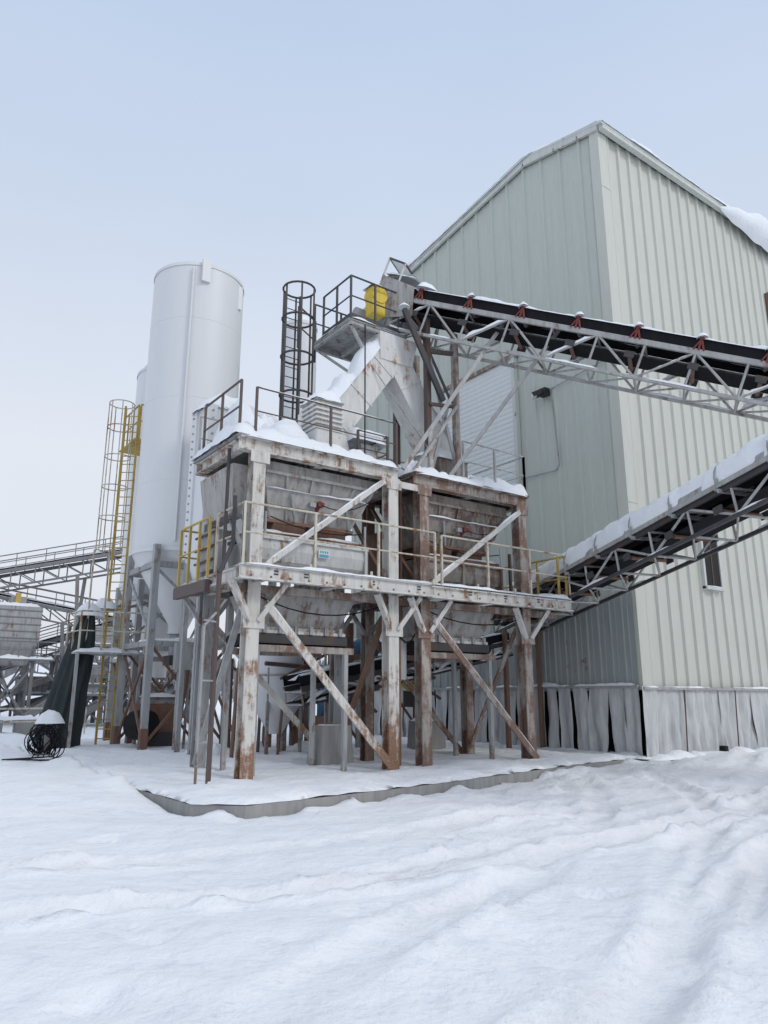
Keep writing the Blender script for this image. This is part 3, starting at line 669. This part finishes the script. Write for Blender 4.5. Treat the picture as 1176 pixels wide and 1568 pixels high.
b.beam(P(-.53,0,.99),P(-.02,0,.89),.95,.015,'sign_white'); b.snow(P(-.5,-.5,.55),P(.5,0,0)-P(-.5,0,0),P(0,.5,0)-P(0,-.5,0),.14,.1)
b.mound(P(.7,-.45,.25),.35,.2,.22); b.mound(P(1.3,-.45,.25),.3,.18,.18); b.mound(P(.9,.45,.25),.35,.2,.22)
for a in (-.3,.1): b.beam(P(-.3,a,-.9),P(.5,a,-1.5),.12,.2,'dark_steel')
for k in range(4): b.beam(P(.1+k*.5,-.56,-.1),P(.3+k*.5,-.56,-1.0),.05,.07,'bin_grey')
for s in (14,17.5):
    for a in (-.6,.6): q=P(s,a,-1.05); b.beam(q,(q.x,q.y,-.2),.15,.15,'rust_steel')
b.make()
qB=V((16.7,13.9,4.90)); qC=V((14.9,7.15,6.02)); dd=qC-qB
e,P,L=conveyor('lower_belt_conveyor',qB-dd*.50,qC+dd*.85,1.25,.78,'dark_steel','truss_grey',1.25,None,True,.20,.03,1.2)
b=B('tail_section',e)
b.tube(P(.0,-.5,-.2),P(.0,.5,-.2),.3,'rubber_black',20)
for s in (.6,L-1):
    for a in (-.6,.6): q=P(s,a,-.8); b.beam(q,(q.x,q.y,-.2),.12,.12,'rust_steel')
b.make()
conveyor('gathering_belt_conveyor',(9.4,16.9,1.9),(17.2,17.3,3.4),.8,.5,'dark_steel','truss_grey',1.1,None,False,.04,.025)
# ------------------------------------------------------------------ silos
def silo(name,cx,cy,r,zt,zb,zc,rc,dome,leg=True):
    e=empty(name); b=B('shell',e)
    n=64
    b.lathe(cx,cy,[(rc,zc-.3),(rc,zc),(r,zb)],'silo_white',n); b.lathe(cx,cy,[(r,zb),(r,zt)],'silo_white',n)
    b.lathe(cx,cy,[(r+.03,zb-.05),(r+.03,zb+.08)],'silo_white',n)
    b.lathe(cx,cy,[(r+.02,zt-.12),(r+.02,zt),(r*.98,zt+.02)],'silo_white',n)
    z=zb+2.3
    while z<zt-.5: b.lathe(cx,cy,[(r+.001,z-.015),(r+.006,z-.008),(r+.006,z+.008),(r+.001,z+.015)],'silo_white',n,False); z+=2.9
    b.lathe(cx,cy,[(r*.98,zt),(r*.85,zt+dome*.35),(r*.6,zt+dome*.7),(r*.25,zt+dome*.95),(0.01,zt+dome)],'silo_white',n)
    b.make()
    s=B('snow_cap',e); s.lathe(cx,cy,[(r*.97,zt+.01),(r*.93,zt+.08),(r*.6,zt+dome*.7+.12),(r*.25,zt+dome*.95+.12),(0.01,zt+dome+.12)],'snow',n); s.make()
    f=B('support_frame',e)
    if leg:
        k=r*.80
        pts=[(cx-k,cy-k),(cx+k,cy-k),(cx+k,cy+k),(cx-k,cy+k)]
        for i,(x,y) in enumerate(pts):
            f.beam((x,y,.7),(x,y,zb+.1),.2,.2,'grey_steel'); f.box((x-.2,y-.2,0),(x+.2,y+.2,.03),'rust_steel'); f.box((x-.11,y-.11,.03),(x+.11,y+.11,.7),'rust_steel')
            x2,y2=pts[(i+1)%4]
            f.beam((x,y,zb*.52),(x2,y2,zb*.52),.14,.16,'grey_steel'); f.beam((x,y,zb-.5),(x2,y2,zb-.5),.12,.18,'grey_steel')
            f.beam((x,y,zb*.52),(x2,y2,.2),.06,.08,'rust_steel'); f.beam((x2,y2,zb*.52),(x,y,.2),.06,.08,'rust_steel'); f.beam((x,y,zb-.6),(x2,y2,zb*.55),.06,.08,'grey_steel')
            f.ridge((x,y,zb*.52+.08),(x2,y2,zb*.52+.08),.14,.16)
    f.make(); return e
e=silo('cement_silo',8.9,23.85,1.6,16.35,6.15,3.9,.28,.12)
b=B('fill_pipe',e)
b.tube((8.1,22.38,6.4),(8.1,22.38,16.1),.04,'silo_white'); b.box((8.35,22.18,15.6),(8.65,22.3,16.45),'silo_white'); b.box((9.9,22.6,15.2),(10.05,22.75,16.1),'silo_white')
b.tube((8.9,23.85,2.9),(8.9,23.85,3.7),.22,'grey_steel'); b.box((8.6,23.5,2.6),(9.2,24.1,2.9),'dark_steel')
b.tube((8.9,23.85,2.7),(10.8,17.0,4.6),.16,'grey_steel',12)
b.tube((8.4,22.1,0.0),(8.4,22.1,6.0),.06,'grey_steel'); b.tube((9.4,22.0,2.0),(9.4,22.0,6.2),.09,'rust_steel'); b.box((8.2,21.9,2.4),(8.7,22.1,3.2),'grey_steel')
b.make()
silo('cement_silo',9.75,27.75,1.62,14.2,5.6,2.6,.3,1.0)
silo('cement_silo',11.7,21.2,.6,14.4,7.6,6.3,.2,.25)
e=empty('additive_tank'); b=B('vessel',e)
b.lathe(10.3,19.4,[(.18,.6),(.75,1.5),(.75,3.3),(.7,3.4),(.05,3.5)],'silo_white',32); b.ring((10.3,19.4,2.2),.77,.03,'grey_steel')
for t in (0.7,2.3,3.9,5.5): b.beam((10.3+.72*math.cos(t),19.4+.72*math.sin(t),0),(10.3+.72*math.cos(t),19.4+.72*math.sin(t),2.4),.08,.08,'grey_steel')
b.make(); b=B('snow_top',e); b.lathe(10.3,19.4,[(.74,3.33),(.68,3.55),(.3,3.72),(.01,3.75)],'snow',32); b.make()
e=empty('baghouse_dust_collector'); b=B('housing',e)
b.box((8.05,20.1,5.6),(9.65,21.3,10.25),'silo_white'); b.frus((8.55,9.15,20.5,20.9),4.2,(8.05,9.65,20.1,21.3),5.6,'silo_white')
b.box((8.02,20.04,5.6),(8.30,20.1,10.25),'silo_white'); b.box((7.99,20.9,5.6),(8.05,21.3,10.25),'silo_white')
for k in range(18): b.tube((8.16,20.0,5.8+k*.25),(8.16,20.05,5.8+k*.25),.03,'grey_steel')
for k in range(18): b.tube((7.95,21.1,5.8+k*.25),(7.99,21.1,5.8+k*.25),.03,'grey_steel')
for x,y in ((8.15,20.2),(9.55,20.2),(9.55,21.2),(8.15,21.2)): b.beam((x,y,0),(x,y,5.6),.13,.13,'grey_steel')
b.beam((8.15,20.2,3.2),(9.55,20.2,3.2),.1,.1,'grey_steel'); b.beam((8.15,20.2,3.1),(9.55,20.2,.3),.05,.07,'rust_steel'); b.beam((9.55,20.2,5.4),(8.15,20.2,3.3),.05,.07,'rust_steel')
b.frus((9.65,10.3,20.2,21.1),8.6,(9.65,9.9,20.3,21.0),9.9,'silo_white'); b.tube((9.9,20.6,9.2),(11.0,19.2,8.6),.3,'silo_white',16)
b.make(); b=B('snow_top',e); b.mound((8.8,20.7,10.2),.95,.8,.65); b.snow((8.0,20.05,10.25),(1.7,0,0),(0,1.3,0),.3,.12); b.mound((10.0,20.4,9.5),.9,.8,1.0); b.mound((10.3,19.9,9.0),.7,.6,.9); b.make()
# ------------------------------------------------------------------ yellow caged ladder tower
e=empty('yellow_access_ladder'); b=B('ladder',e); lx,ly=7.35,25.55; m='yellow'
for dx in (-.25,.25): b.beam((lx+dx*.8,ly+dx*-.6,0),(lx+dx*.8,ly-dx*.6,11.8),.07,.05,m)
for k in range(38): b.tube((lx-.2,ly+.15,.3+k*.3),(lx+.2,ly-.15,.3+k*.3),.018,m)
ox,oy=lx-.36,ly+.05
for zz in (6.5,7.6,8.7,9.8,10.9,11.8): b.ring((ox,oy,zz),.43,.02,'rail_cream',20)
for k in range(7):
    t=2*math.pi*k/7; b.beam((ox+.43*math.cos(t),oy+.43*math.sin(t),6.4),(ox+.43*math.cos(t),oy+.43*math.sin(t),11.82),.035,.015,'rail_cream')
b.box((lx+.1,ly-.2,10.5),(lx+1.2,ly+1.6,10.56),m)
b.rail([(lx+.25,ly-.2,10.56),(lx+1.1,ly-.2,10.56),(lx+1.1,ly+.5,10.56)],1.3,m,.45,.03)
b.rail([(lx+.2,ly+1.6,10.56),(lx+.2,ly-.1,10.56)],1.3,m,.6,.03)
for p,q in (((lx-.9,ly-.2,0),(lx-.9,ly-.2,6.4)),((lx-.5,ly-.6,3.0),(lx-.5,ly-.6,6.4))): b.beam(p,q,.05,.05,'rail_cream')
b.rail([(lx-1.3,ly+.6,3.0),(lx-1.2,ly-.6,3.0),(lx+.8,ly-.9,3.0)],1.3,'rail_cream',.8,.026)
b.box((lx-1.3,ly-.8,2.94),(lx+.8,ly+.6,3.0),'grey_steel'); b.snow((lx-1.3,ly-.8,3.0),(2.1,0,0),(0,1.4,0),.15)
for x,y in ((-1.25,-.75),(.75,-.75),(-1.25,.55)): b.beam((lx+x,ly+y,0),(lx+x,ly+y,2.94),.09,.09,'grey_steel')
b.make()
# ------------------------------------------------------------------ draped net, cable coil, misc
b=B('draped_netting'); vs=[];fs=[];n=60;rows=30
for r in range(rows+1):
    t=r/rows; z=4.3-4.4*t
    for i in range(n):
        a=2*math.pi*i/n; rr=(.14+.54*t**.6)*(1+.16*math.sin(a*9+t*1.5)+.3*noise.noise(V((math.cos(a)*2,math.sin(a)*2,t*2))))
        vs.append((5.95+.60*(1-t)+rr*math.cos(a)*.9,25.6+rr*math.sin(a),z))
for r in range(rows):
    for i in range(n): fs.append((r*n+i,r*n+(i+1)%n,(r+1)*n+(i+1)%n,(r+1)*n+i))
b.add(vs,fs,'net_dark',True); b.mound((6.55,25.6,4.2),.5,.4,.45); b.mound((7.1,25.9,4.5),.4,.4,.4); b.beam((6.5,25.6,0),(6.5,25.6,4.3),.1,.1,'grey_steel'); b.beam((6.5,25.6,4.25),(9.2,27.0,5.0),.1,.1,'grey_steel'); b.make()
b=B('cable_coil')
for k in range(20):
    c=V((4.68+random.uniform(-.15,.15),21.3+random.uniform(-.12,.12),.50+random.uniform(-.10,.10))); r=random.uniform(.22,.46); tl=random.uniform(-.6,.6); tz=random.uniform(-.9,.9)-.6; sq=random.uniform(.7,1.1); ph_=random.random()*6
    pts=[]
    for i in range(28):
        a=2*math.pi*i/28; w=1+.15*math.sin(3*a+ph_); p=V((math.cos(a)*r*sq*w,math.sin(a)*.05+tl*math.sin(a)*.3+.06*math.sin(2*a+ph_),math.sin(a)*r*1.05*w)); p.rotate(Quaternion((0,0,1),tz)); pts.append(c+p)
    b.path(pts,.014,'rubber_black',5,True)
b.beam((4.72,21.4,-.1),(4.72,21.4,1.05),.12,.12,'grey_steel'); b.mound((4.7,21.3,.95),.38,.32,.32)
for k in range(5):
    b.path([(4.5+k*.1,21.2,.35),(4.3+k*.13,20.9,.14),(4.1-k*.12,20.5+k*.1,.12),(4.3+k*.1,20.0,.12),(4.9+k*.05,20.3,.11),(5.1-k*.08,20.8,.12)],.014,'rubber_black',5)
b.make()
b=B('concrete_block'); b.frus((9.35,10.25,15.3,16.0),0,(9.42,10.18,15.36,15.94),.95,'concrete'); b.beam((9.6,15.6,.95),(9.8,15.6,1.0),.05,.1,'rust_steel'); b.snow((9.45,15.4,.95),(.7,0,0),(0,.5,0),.05,.1); b.make()
b=B('concrete_block'); b.frus((14.6,15.6,18.2,18.9),0,(14.65,15.55,18.25,18.85),.9,'concrete'); b.snow((14.6,18.2,.9),(.9,0,0),(0,.6,0),.1,.1); b.make()
b=B('blue_barrel'); b.lathe(11.4,18.4,[(.01,1.1),(.3,1.1),(.3,1.4),(.32,1.42),(.3,1.44),(.3,1.7),(.32,1.72),(.3,1.74),(.3,2.0),(.01,2.0)],'blue',24); b.box((11.0,18.0,0),(11.8,18.8,.12),'concrete'); b.frus((11.05,11.75,18.05,18.75),.12,(11.1,11.7,18.1,18.7),1.1,'rust_steel'); b.mound((11.4,18.4,2.0),.28,.28,.1); b.make()
b=B('yellow_screw_pump'); b.beam((14.0,19.0,2.5),(15.1,19.0,1.7),.22,.22,'yellow_bright'); b.tube((13.7,18.9,2.7),(14.2,19.0,2.35),.24,'rubber_black',16); b.box((14.8,18.8,1.3),(15.3,19.3,1.8),'dark_steel'); b.beam((14.3,19.0,0),(14.3,19.0,2.2),.1,.1,'rust_steel'); b.beam((15.05,19.05,0),(15.05,19.05,1.3),.1,.1,'rust_steel'); b.mound((14.4,19.0,2.35),.3,.12,.12); b.make()
b=B('air_compressor')
b.tube((7.9,24.2,.75),(8.1,23.6,.75),.45,'rubber_black',20); b.box((8.0,24.2,.5),(9.4,25.1,1.4),'rust_steel'); b.tube((8.2,24.6,1.4),(9.2,24.6,1.4),.3,'grey_steel',16); b.box((8.1,24.1,0),(9.3,24.3,.5),'dark_steel'); b.snow((8.1,24.2,1.62),(1.2,0,0),(0,.7,0),.12); b.make()
b=B('pipe_rack')
random.seed(11)
for i in range(5):
    x=10.6+i*1.3; y=19.5+(i%2)*1.3
    b.beam((x,y,0),(x,y,3.3+.3*(i%3)),.14,.14,random.choice(('rust_steel','grey_steel','rail_dark')))
    if i<4: b.beam((x,y,3.2),(x+1.3,19.5+((i+1)%2)*1.3,3.2),.12,.14,'grey_steel'); b.beam((x,y,2.9),(x+1.3,19.5+((i+1)%2)*1.3,.3),.06,.08,'rust_steel')
b.tube((9.5,18.2,3.0),(16.5,18.6,3.2),.12,'grey_steel',12); b.tube((9.5,18.6,2.5),(15.5,18.6,2.2),.06,'rail_dark'); b.tube((11,17.6,3.3),(11,17.6,0),.1,'rust_steel',12)
b.tube((12.2,17.3,3.0),(12.2,17.9,3.0),.28,'blue',16); b.box((12.0,17.5,2.4),(12.5,18.0,2.9),'rust_steel'); b.tube((11.4,17.4,3.6),(11.4,17.4,1.9),.16,'rust_steel',14)
b.snow((9.6,18.08,3.12),(6.5,0.3,.2),(0,.2,0),.11,.12)
for k in range(9): b.box((13.0+k*.12,20.4,.3+k*.3),(13.25+k*.12,21.2,.34+k*.3),'rail_dark')
b.beam((13.0,20.4,.2),(14.1,20.4,3.0),.06,.16,'rail_dark'); b.rail([(13.0,20.35,.4),(14.1,20.35,3.1)],1.1,'rail_dark',.8,.025)
for k in range(16):
    x=random.uniform(8.5,17); y=random.uniform(18,23); b.tube((x,y,0),(x+random.uniform(-.3,.3),y,random.uniform(1.5,3.6)),random.uniform(.03,.08),random.choice(('rust_steel','rail_dark','grey_steel')))
    x2=random.uniform(9,16); b.beam((x2,y,random.uniform(2,3.4)),(x2+1.8,y+.2,random.uniform(1,3.4)),.07,.07,random.choice(('rust_steel','rail_dark','grey_steel')))
for k in range(16): b.mound((random.uniform(8,17.5),random.uniform(17,23),.03),random.uniform(.2,.6),random.uniform(.2,.5),random.uniform(.08,.35))
b.make()
b=B('stone'); vs=[];fs=[]
for r in range(5):
    for i in range(8):
        a=2*math.pi*i/8; ph_=math.pi*r/4; q=V((math.cos(a)*math.sin(ph_)*.045,math.sin(a)*math.sin(ph_)*.03,math.cos(ph_)*.018)); q*=1+.6*noise.noise(q*50); vs.append((3.02+q.x,6.58+q.y,-.10+q.z))
for r in range(4):
    for i in range(8): fs.append((r*8+i,r*8+(i+1)%8,(r+1)*8+(i+1)%8,(r+1)*8+i))
b.add(vs,fs,'stone_dark'); b.make()
b=B('low_barrier_fence'); b.rail([(-4,36,-.1),(10,38,-.1)],1.2,'rail_cream',2,.04); 
for k in range(6): b.box((-4+k*2.2,36.5+k*.3,-.2),(-2.4+k*2.2,37.2+k*.3,.6),'concrete')
b.snow((-4,36.5,.6),(12,1.7,0),(0,.7,0),.2,.3); b.make()
# ------------------------------------------------------------------ distant plant
def fconv(name,p0,p1,W=1.3,D=1.1,legs=True):
    e=empty(name); p0=V(p0);p1=V(p1);d=p1-p0;L=d.length;d.normalize(); sd=V((d.x,d.y,0)).normalized().cross(V((0,0,1)));up=V((0,0,1))
    b=B('truss',e); n=int(L/1.6)
    P=lambda s,a,h:p0+d*s+sd*a+up*h
    for a in (-W/2,W/2):
        b.beam(P(0,a,0),P(L,a,0),.12,.22,'far_steel'); b.beam(P(0,a,-D),P(L,a,-D),.1,.12,'far_steel')
        for i in range(n): b.beam(P(i*L/n,a,0),P((i+1)*L/n,a,-D) ,.07,.07,'far_steel'); b.beam(P(i*L/n,a,0),P(i*L/n,a,-D),.07,.07,'far_steel')
        b.rail([P(0,a,.1),P(L,a,.1)],1.0,'far_steel',2,.04)
    b.beam(P(0,0,.2),P(L,0,.2),W*.8,.1,'belt'); b.snow(P(0,-W*.4,.26),d*L,sd*W*.8,.12,.5)
    if legs:
        for s in (L*.2,L*.55,L*.9):
            for a in (-W/2,W/2):
                q=P(s,a,-D); b.beam(q,(q.x+a,q.y,0),.2,.2,'far_steel')
            q=P(s,0,-D); b.beam((q.x-1,q.y,q.z*.5),(q.x+1,q.y,q.z*.2),.1,.1,'far_steel')
    b.make()
fconv('distant_conveyor_gallery',(1.3,60.8,8.3),(22.0,45.8,12.6))
fconv('distant_conveyor_gallery',(7.0,57.5,8.6),(16.5,50.0,6.2),1.2,.9)
fconv('distant_conveyor_gallery',(6.0,60,3.2),(17.5,54,7.3),1.2,.9)
fconv('distant_conveyor_gallery',(4.0,70,5.5),(24,62,3.2),1.2,.9)
e=empty('distant_crusher_hopper'); b=B('hopper',e)
cx,cy=9.2,54.6
b.frus((cx-.9,cx+.9,cy-.9,cy+.9),3.6,(cx-1.4,cx+1.4,cy-1.4,cy+1.4),5.2,'grey_steel'); b.box((cx-1.4,cy-1.4,5.2),(cx+1.4,cy+1.4,7.4),'grey_steel')
for k in range(5): b.box((cx-1.45,cy-1.45,5.3+k*.45),(cx+1.45,cy-1.4,5.36+k*.45),'far_steel')
b.box((cx-.4,cy-.6,7.4),(cx+.5,cy+.4,8.1),'grey_steel'); b.box((cx-.2,cy-.9,7.6),(cx+.1,cy-.6,8.3),'yellow')
for x in (-1.2,1.2):
    for y in (-1.2,1.2): b.beam((cx+x,cy+y,0),(cx+x,cy+y,5.2),.2,.2,'far_steel'); b.beam((cx+x,cy+y,.2),(cx-x,cy+y,3.5),.12,.12,'far_steel')
b.rail([(cx-2.0,cy-1.8,4.0),(cx+2.4,cy-1.8,4.0)],1.1,'far_steel',1,.04); b.box((cx-2,cy-1.9,3.9),(cx+2.4,cy-1.4,4.0),'far_steel')
b.snow((cx-1.4,cy-1.4,7.4),(2.8,0,0),(0,2.8,0),.3,.3); b.snow((cx-2,cy-1.9,4.0),(4.4,0,0),(0,.5,0),.2,.2)
b.make()
random.seed(5)
e=empty('distant_screening_plant'); b=B('frames',e)
for i in range(14):
    x=5+random.uniform(-2,13); y=56-(x-7)*.6+random.uniform(-4,5); h=random.uniform(1.5,5)
    for dx in (0,2.2):
        for dy in (0,1.6): b.beam((x+dx,y+dy,0),(x+dx,y+dy,h),.16,.16,'far_steel')
    b.box((x-.2,y-.2,h),(x+2.4,y+1.8,h+.15),'far_steel'); b.rail([(x-.2,y-.2,h+.15),(x+2.4,y-.2,h+.15)],1.0,'far_steel',.9,.035)
    b.beam((x,y,.1),(x+2.2,y,h),.1,.1,'far_steel'); b.beam((x+2.2,y,.1),(x,y,h),.1,.1,'far_steel'); b.snow((x-.2,y-.2,h+.15),(2.6,0,0),(0,2,0),.22,.3)
    if i%2: b.frus((x+.3,x+1.8,y,y+1.4),h+.15,(x,x+2.2,y,y+1.6),h+1.3,'grey_steel')
    b.beam((x-2,y,.5),(x+4,y+1,random.uniform(2,5)),.5,.35,'far_steel')
b.make()
b=B('snow_stockpile')
for (cx,cy,r,h) in ((3,75,9,4.5),(16,80,10,5),(-8,70,8,3.5),(28,78,9,4)):
    n=36;vs=[];fs=[]
    for k in range(9):
        t=k/8
        for i in range(n):
            a=2*math.pi*i/n; rr=r*t*(1+.15*noise.noise(V((math.cos(a),math.sin(a),cx)))); vs.append((cx+rr*math.cos(a),cy+rr*math.sin(a),h*(1-t)**1.1+.3*noise.noise(V((rr*math.cos(a)*.5,rr*math.sin(a)*.5,cx)))-.2))
    for k in range(8):
        for i in range(n): fs.append((k*n+i,k*n+(i+1)%n,(k+1)*n+(i+1)%n,(k+1)*n+i))
    b.add(vs,fs,'snow',True)
b.make()
b=B('wooded_hill'); vs=[];fs=[];n=80
def hz(s,t): return (13+7*noise.noise(V((s*.006,2,0)))+3*noise.noise(V((s*.03,1,0))))*math.sin(math.pi*min(1,t*1.2)/2)**1.2
for i in range(n+1):
    s=-400+i*10
    for j in range(9):
        t=j/8; vs.append((42+s*.809+t*47,278-s*.588+t*65,hz(s,t)-1))
for i in range(n):
    for j in range(8): fs.append((i*9+j,(i+1)*9+j,(i+1)*9+j+1,i*9+j+1))
b.add(vs,fs,'snow',True)
tv=[];tf=[]
for k in range(9000):
    s=random.uniform(-400,400); t=random.random(); x=42+s*.809+t*47; y=278-s*.588+t*65; z=hz(s,t)-1; h=random.uniform(4,8); w=random.uniform(.4,1.1)
    o=len(tv); tv+=[(x-.8*w,y+.6*w,z),(x+.8*w,y-.6*w,z),(x+random.uniform(-.4,.4),y,z+h)]; tf.append((o,o+1,o+2))
b.add(tv,tf,'far_tree'); b.make()
# ------------------------------------------------------------------ sky, sun, camera
w=bpy.data.worlds.new('World'); scene.world=w; w.use_nodes=True; nt=w.node_tree
bg=nt.nodes['Background']
sky=N(nt,'ShaderNodeTexSky'); sky.sky_type='NISHITA'; sky.sun_disc=False; sky.sun_elevation=math.radians(36); sky.sun_rotation=math.radians(156); sky.air_density=1.5; sky.dust_density=4
tc=N(nt,'ShaderNodeTexCoord'); sx=N(nt,'ShaderNodeSeparateXYZ'); nt.links.new(tc.outputs['Generated'],sx.inputs[0])
r=N(nt,'ShaderNodeValToRGB'); nt.links.new(sx.outputs['Z'],r.inputs[0]); cr=r.color_ramp
cr.elements[0].position=0; cr.elements[0].color=(.72,.765,.85,1)
cr.elements[1].position=1; cr.elements[1].color=(.92,.96,1.05,1)
for p,c in ((.12,(.78,.82,.90)),(.30,(.79,.84,.93)),(.5,(.69,.775,.915)),(.75,(.56,.685,.89))):
    q=cr.elements.new(p); q.color=c+(1,)
cl=tex(nt,1.3,tc.outputs['Generated'],4,.5,(1,1,2.2)); cm=ramp(nt,cl,.3,.75,(.95,.95,.96,1),(1.05,1.04,1.03,1))
ov=mix(nt,1.0,r.outputs[0],cm,'MULTIPLY')
sc=mix(nt,1.0,sky.outputs[0],(.09,.09,.09,1),'MULTIPLY')
fin=mix(nt,.92,sc,ov); nt.links.new(fin,bg.inputs[0]); bg.inputs[1].default_value=1.0
su=bpy.data.lights.new('overcast_sun','SUN'); su.energy=.95; su.angle=math.radians(14); su.color=(1,.97,.92)
so=bpy.data.objects.new('overcast_sun',su); bpy.context.collection.objects.link(so)
so.rotation_euler=V((-.38,.85,-.66)).to_track_quat('-Z','Y').to_euler()
cam=bpy.data.cameras.new('camera'); cam.sensor_fit='VERTICAL'; cam.sensor_height=36; cam.lens=26; cam.clip_end=2000; cam.clip_start=.05
co=bpy.data.objects.new('camera',cam); bpy.context.collection.objects.link(co); co.location=(0,0,1.6)
th=math.radians(14.06); ph=math.radians(54)
co.rotation_euler=V((math.cos(ph)*math.cos(th),math.sin(ph)*math.cos(th),math.sin(th))).to_track_quat('-Z','Y').to_euler()
scene.camera=co
scene.view_settings.view_transform='Standard'; scene.view_settings.look='None'; scene.view_settings.exposure=0
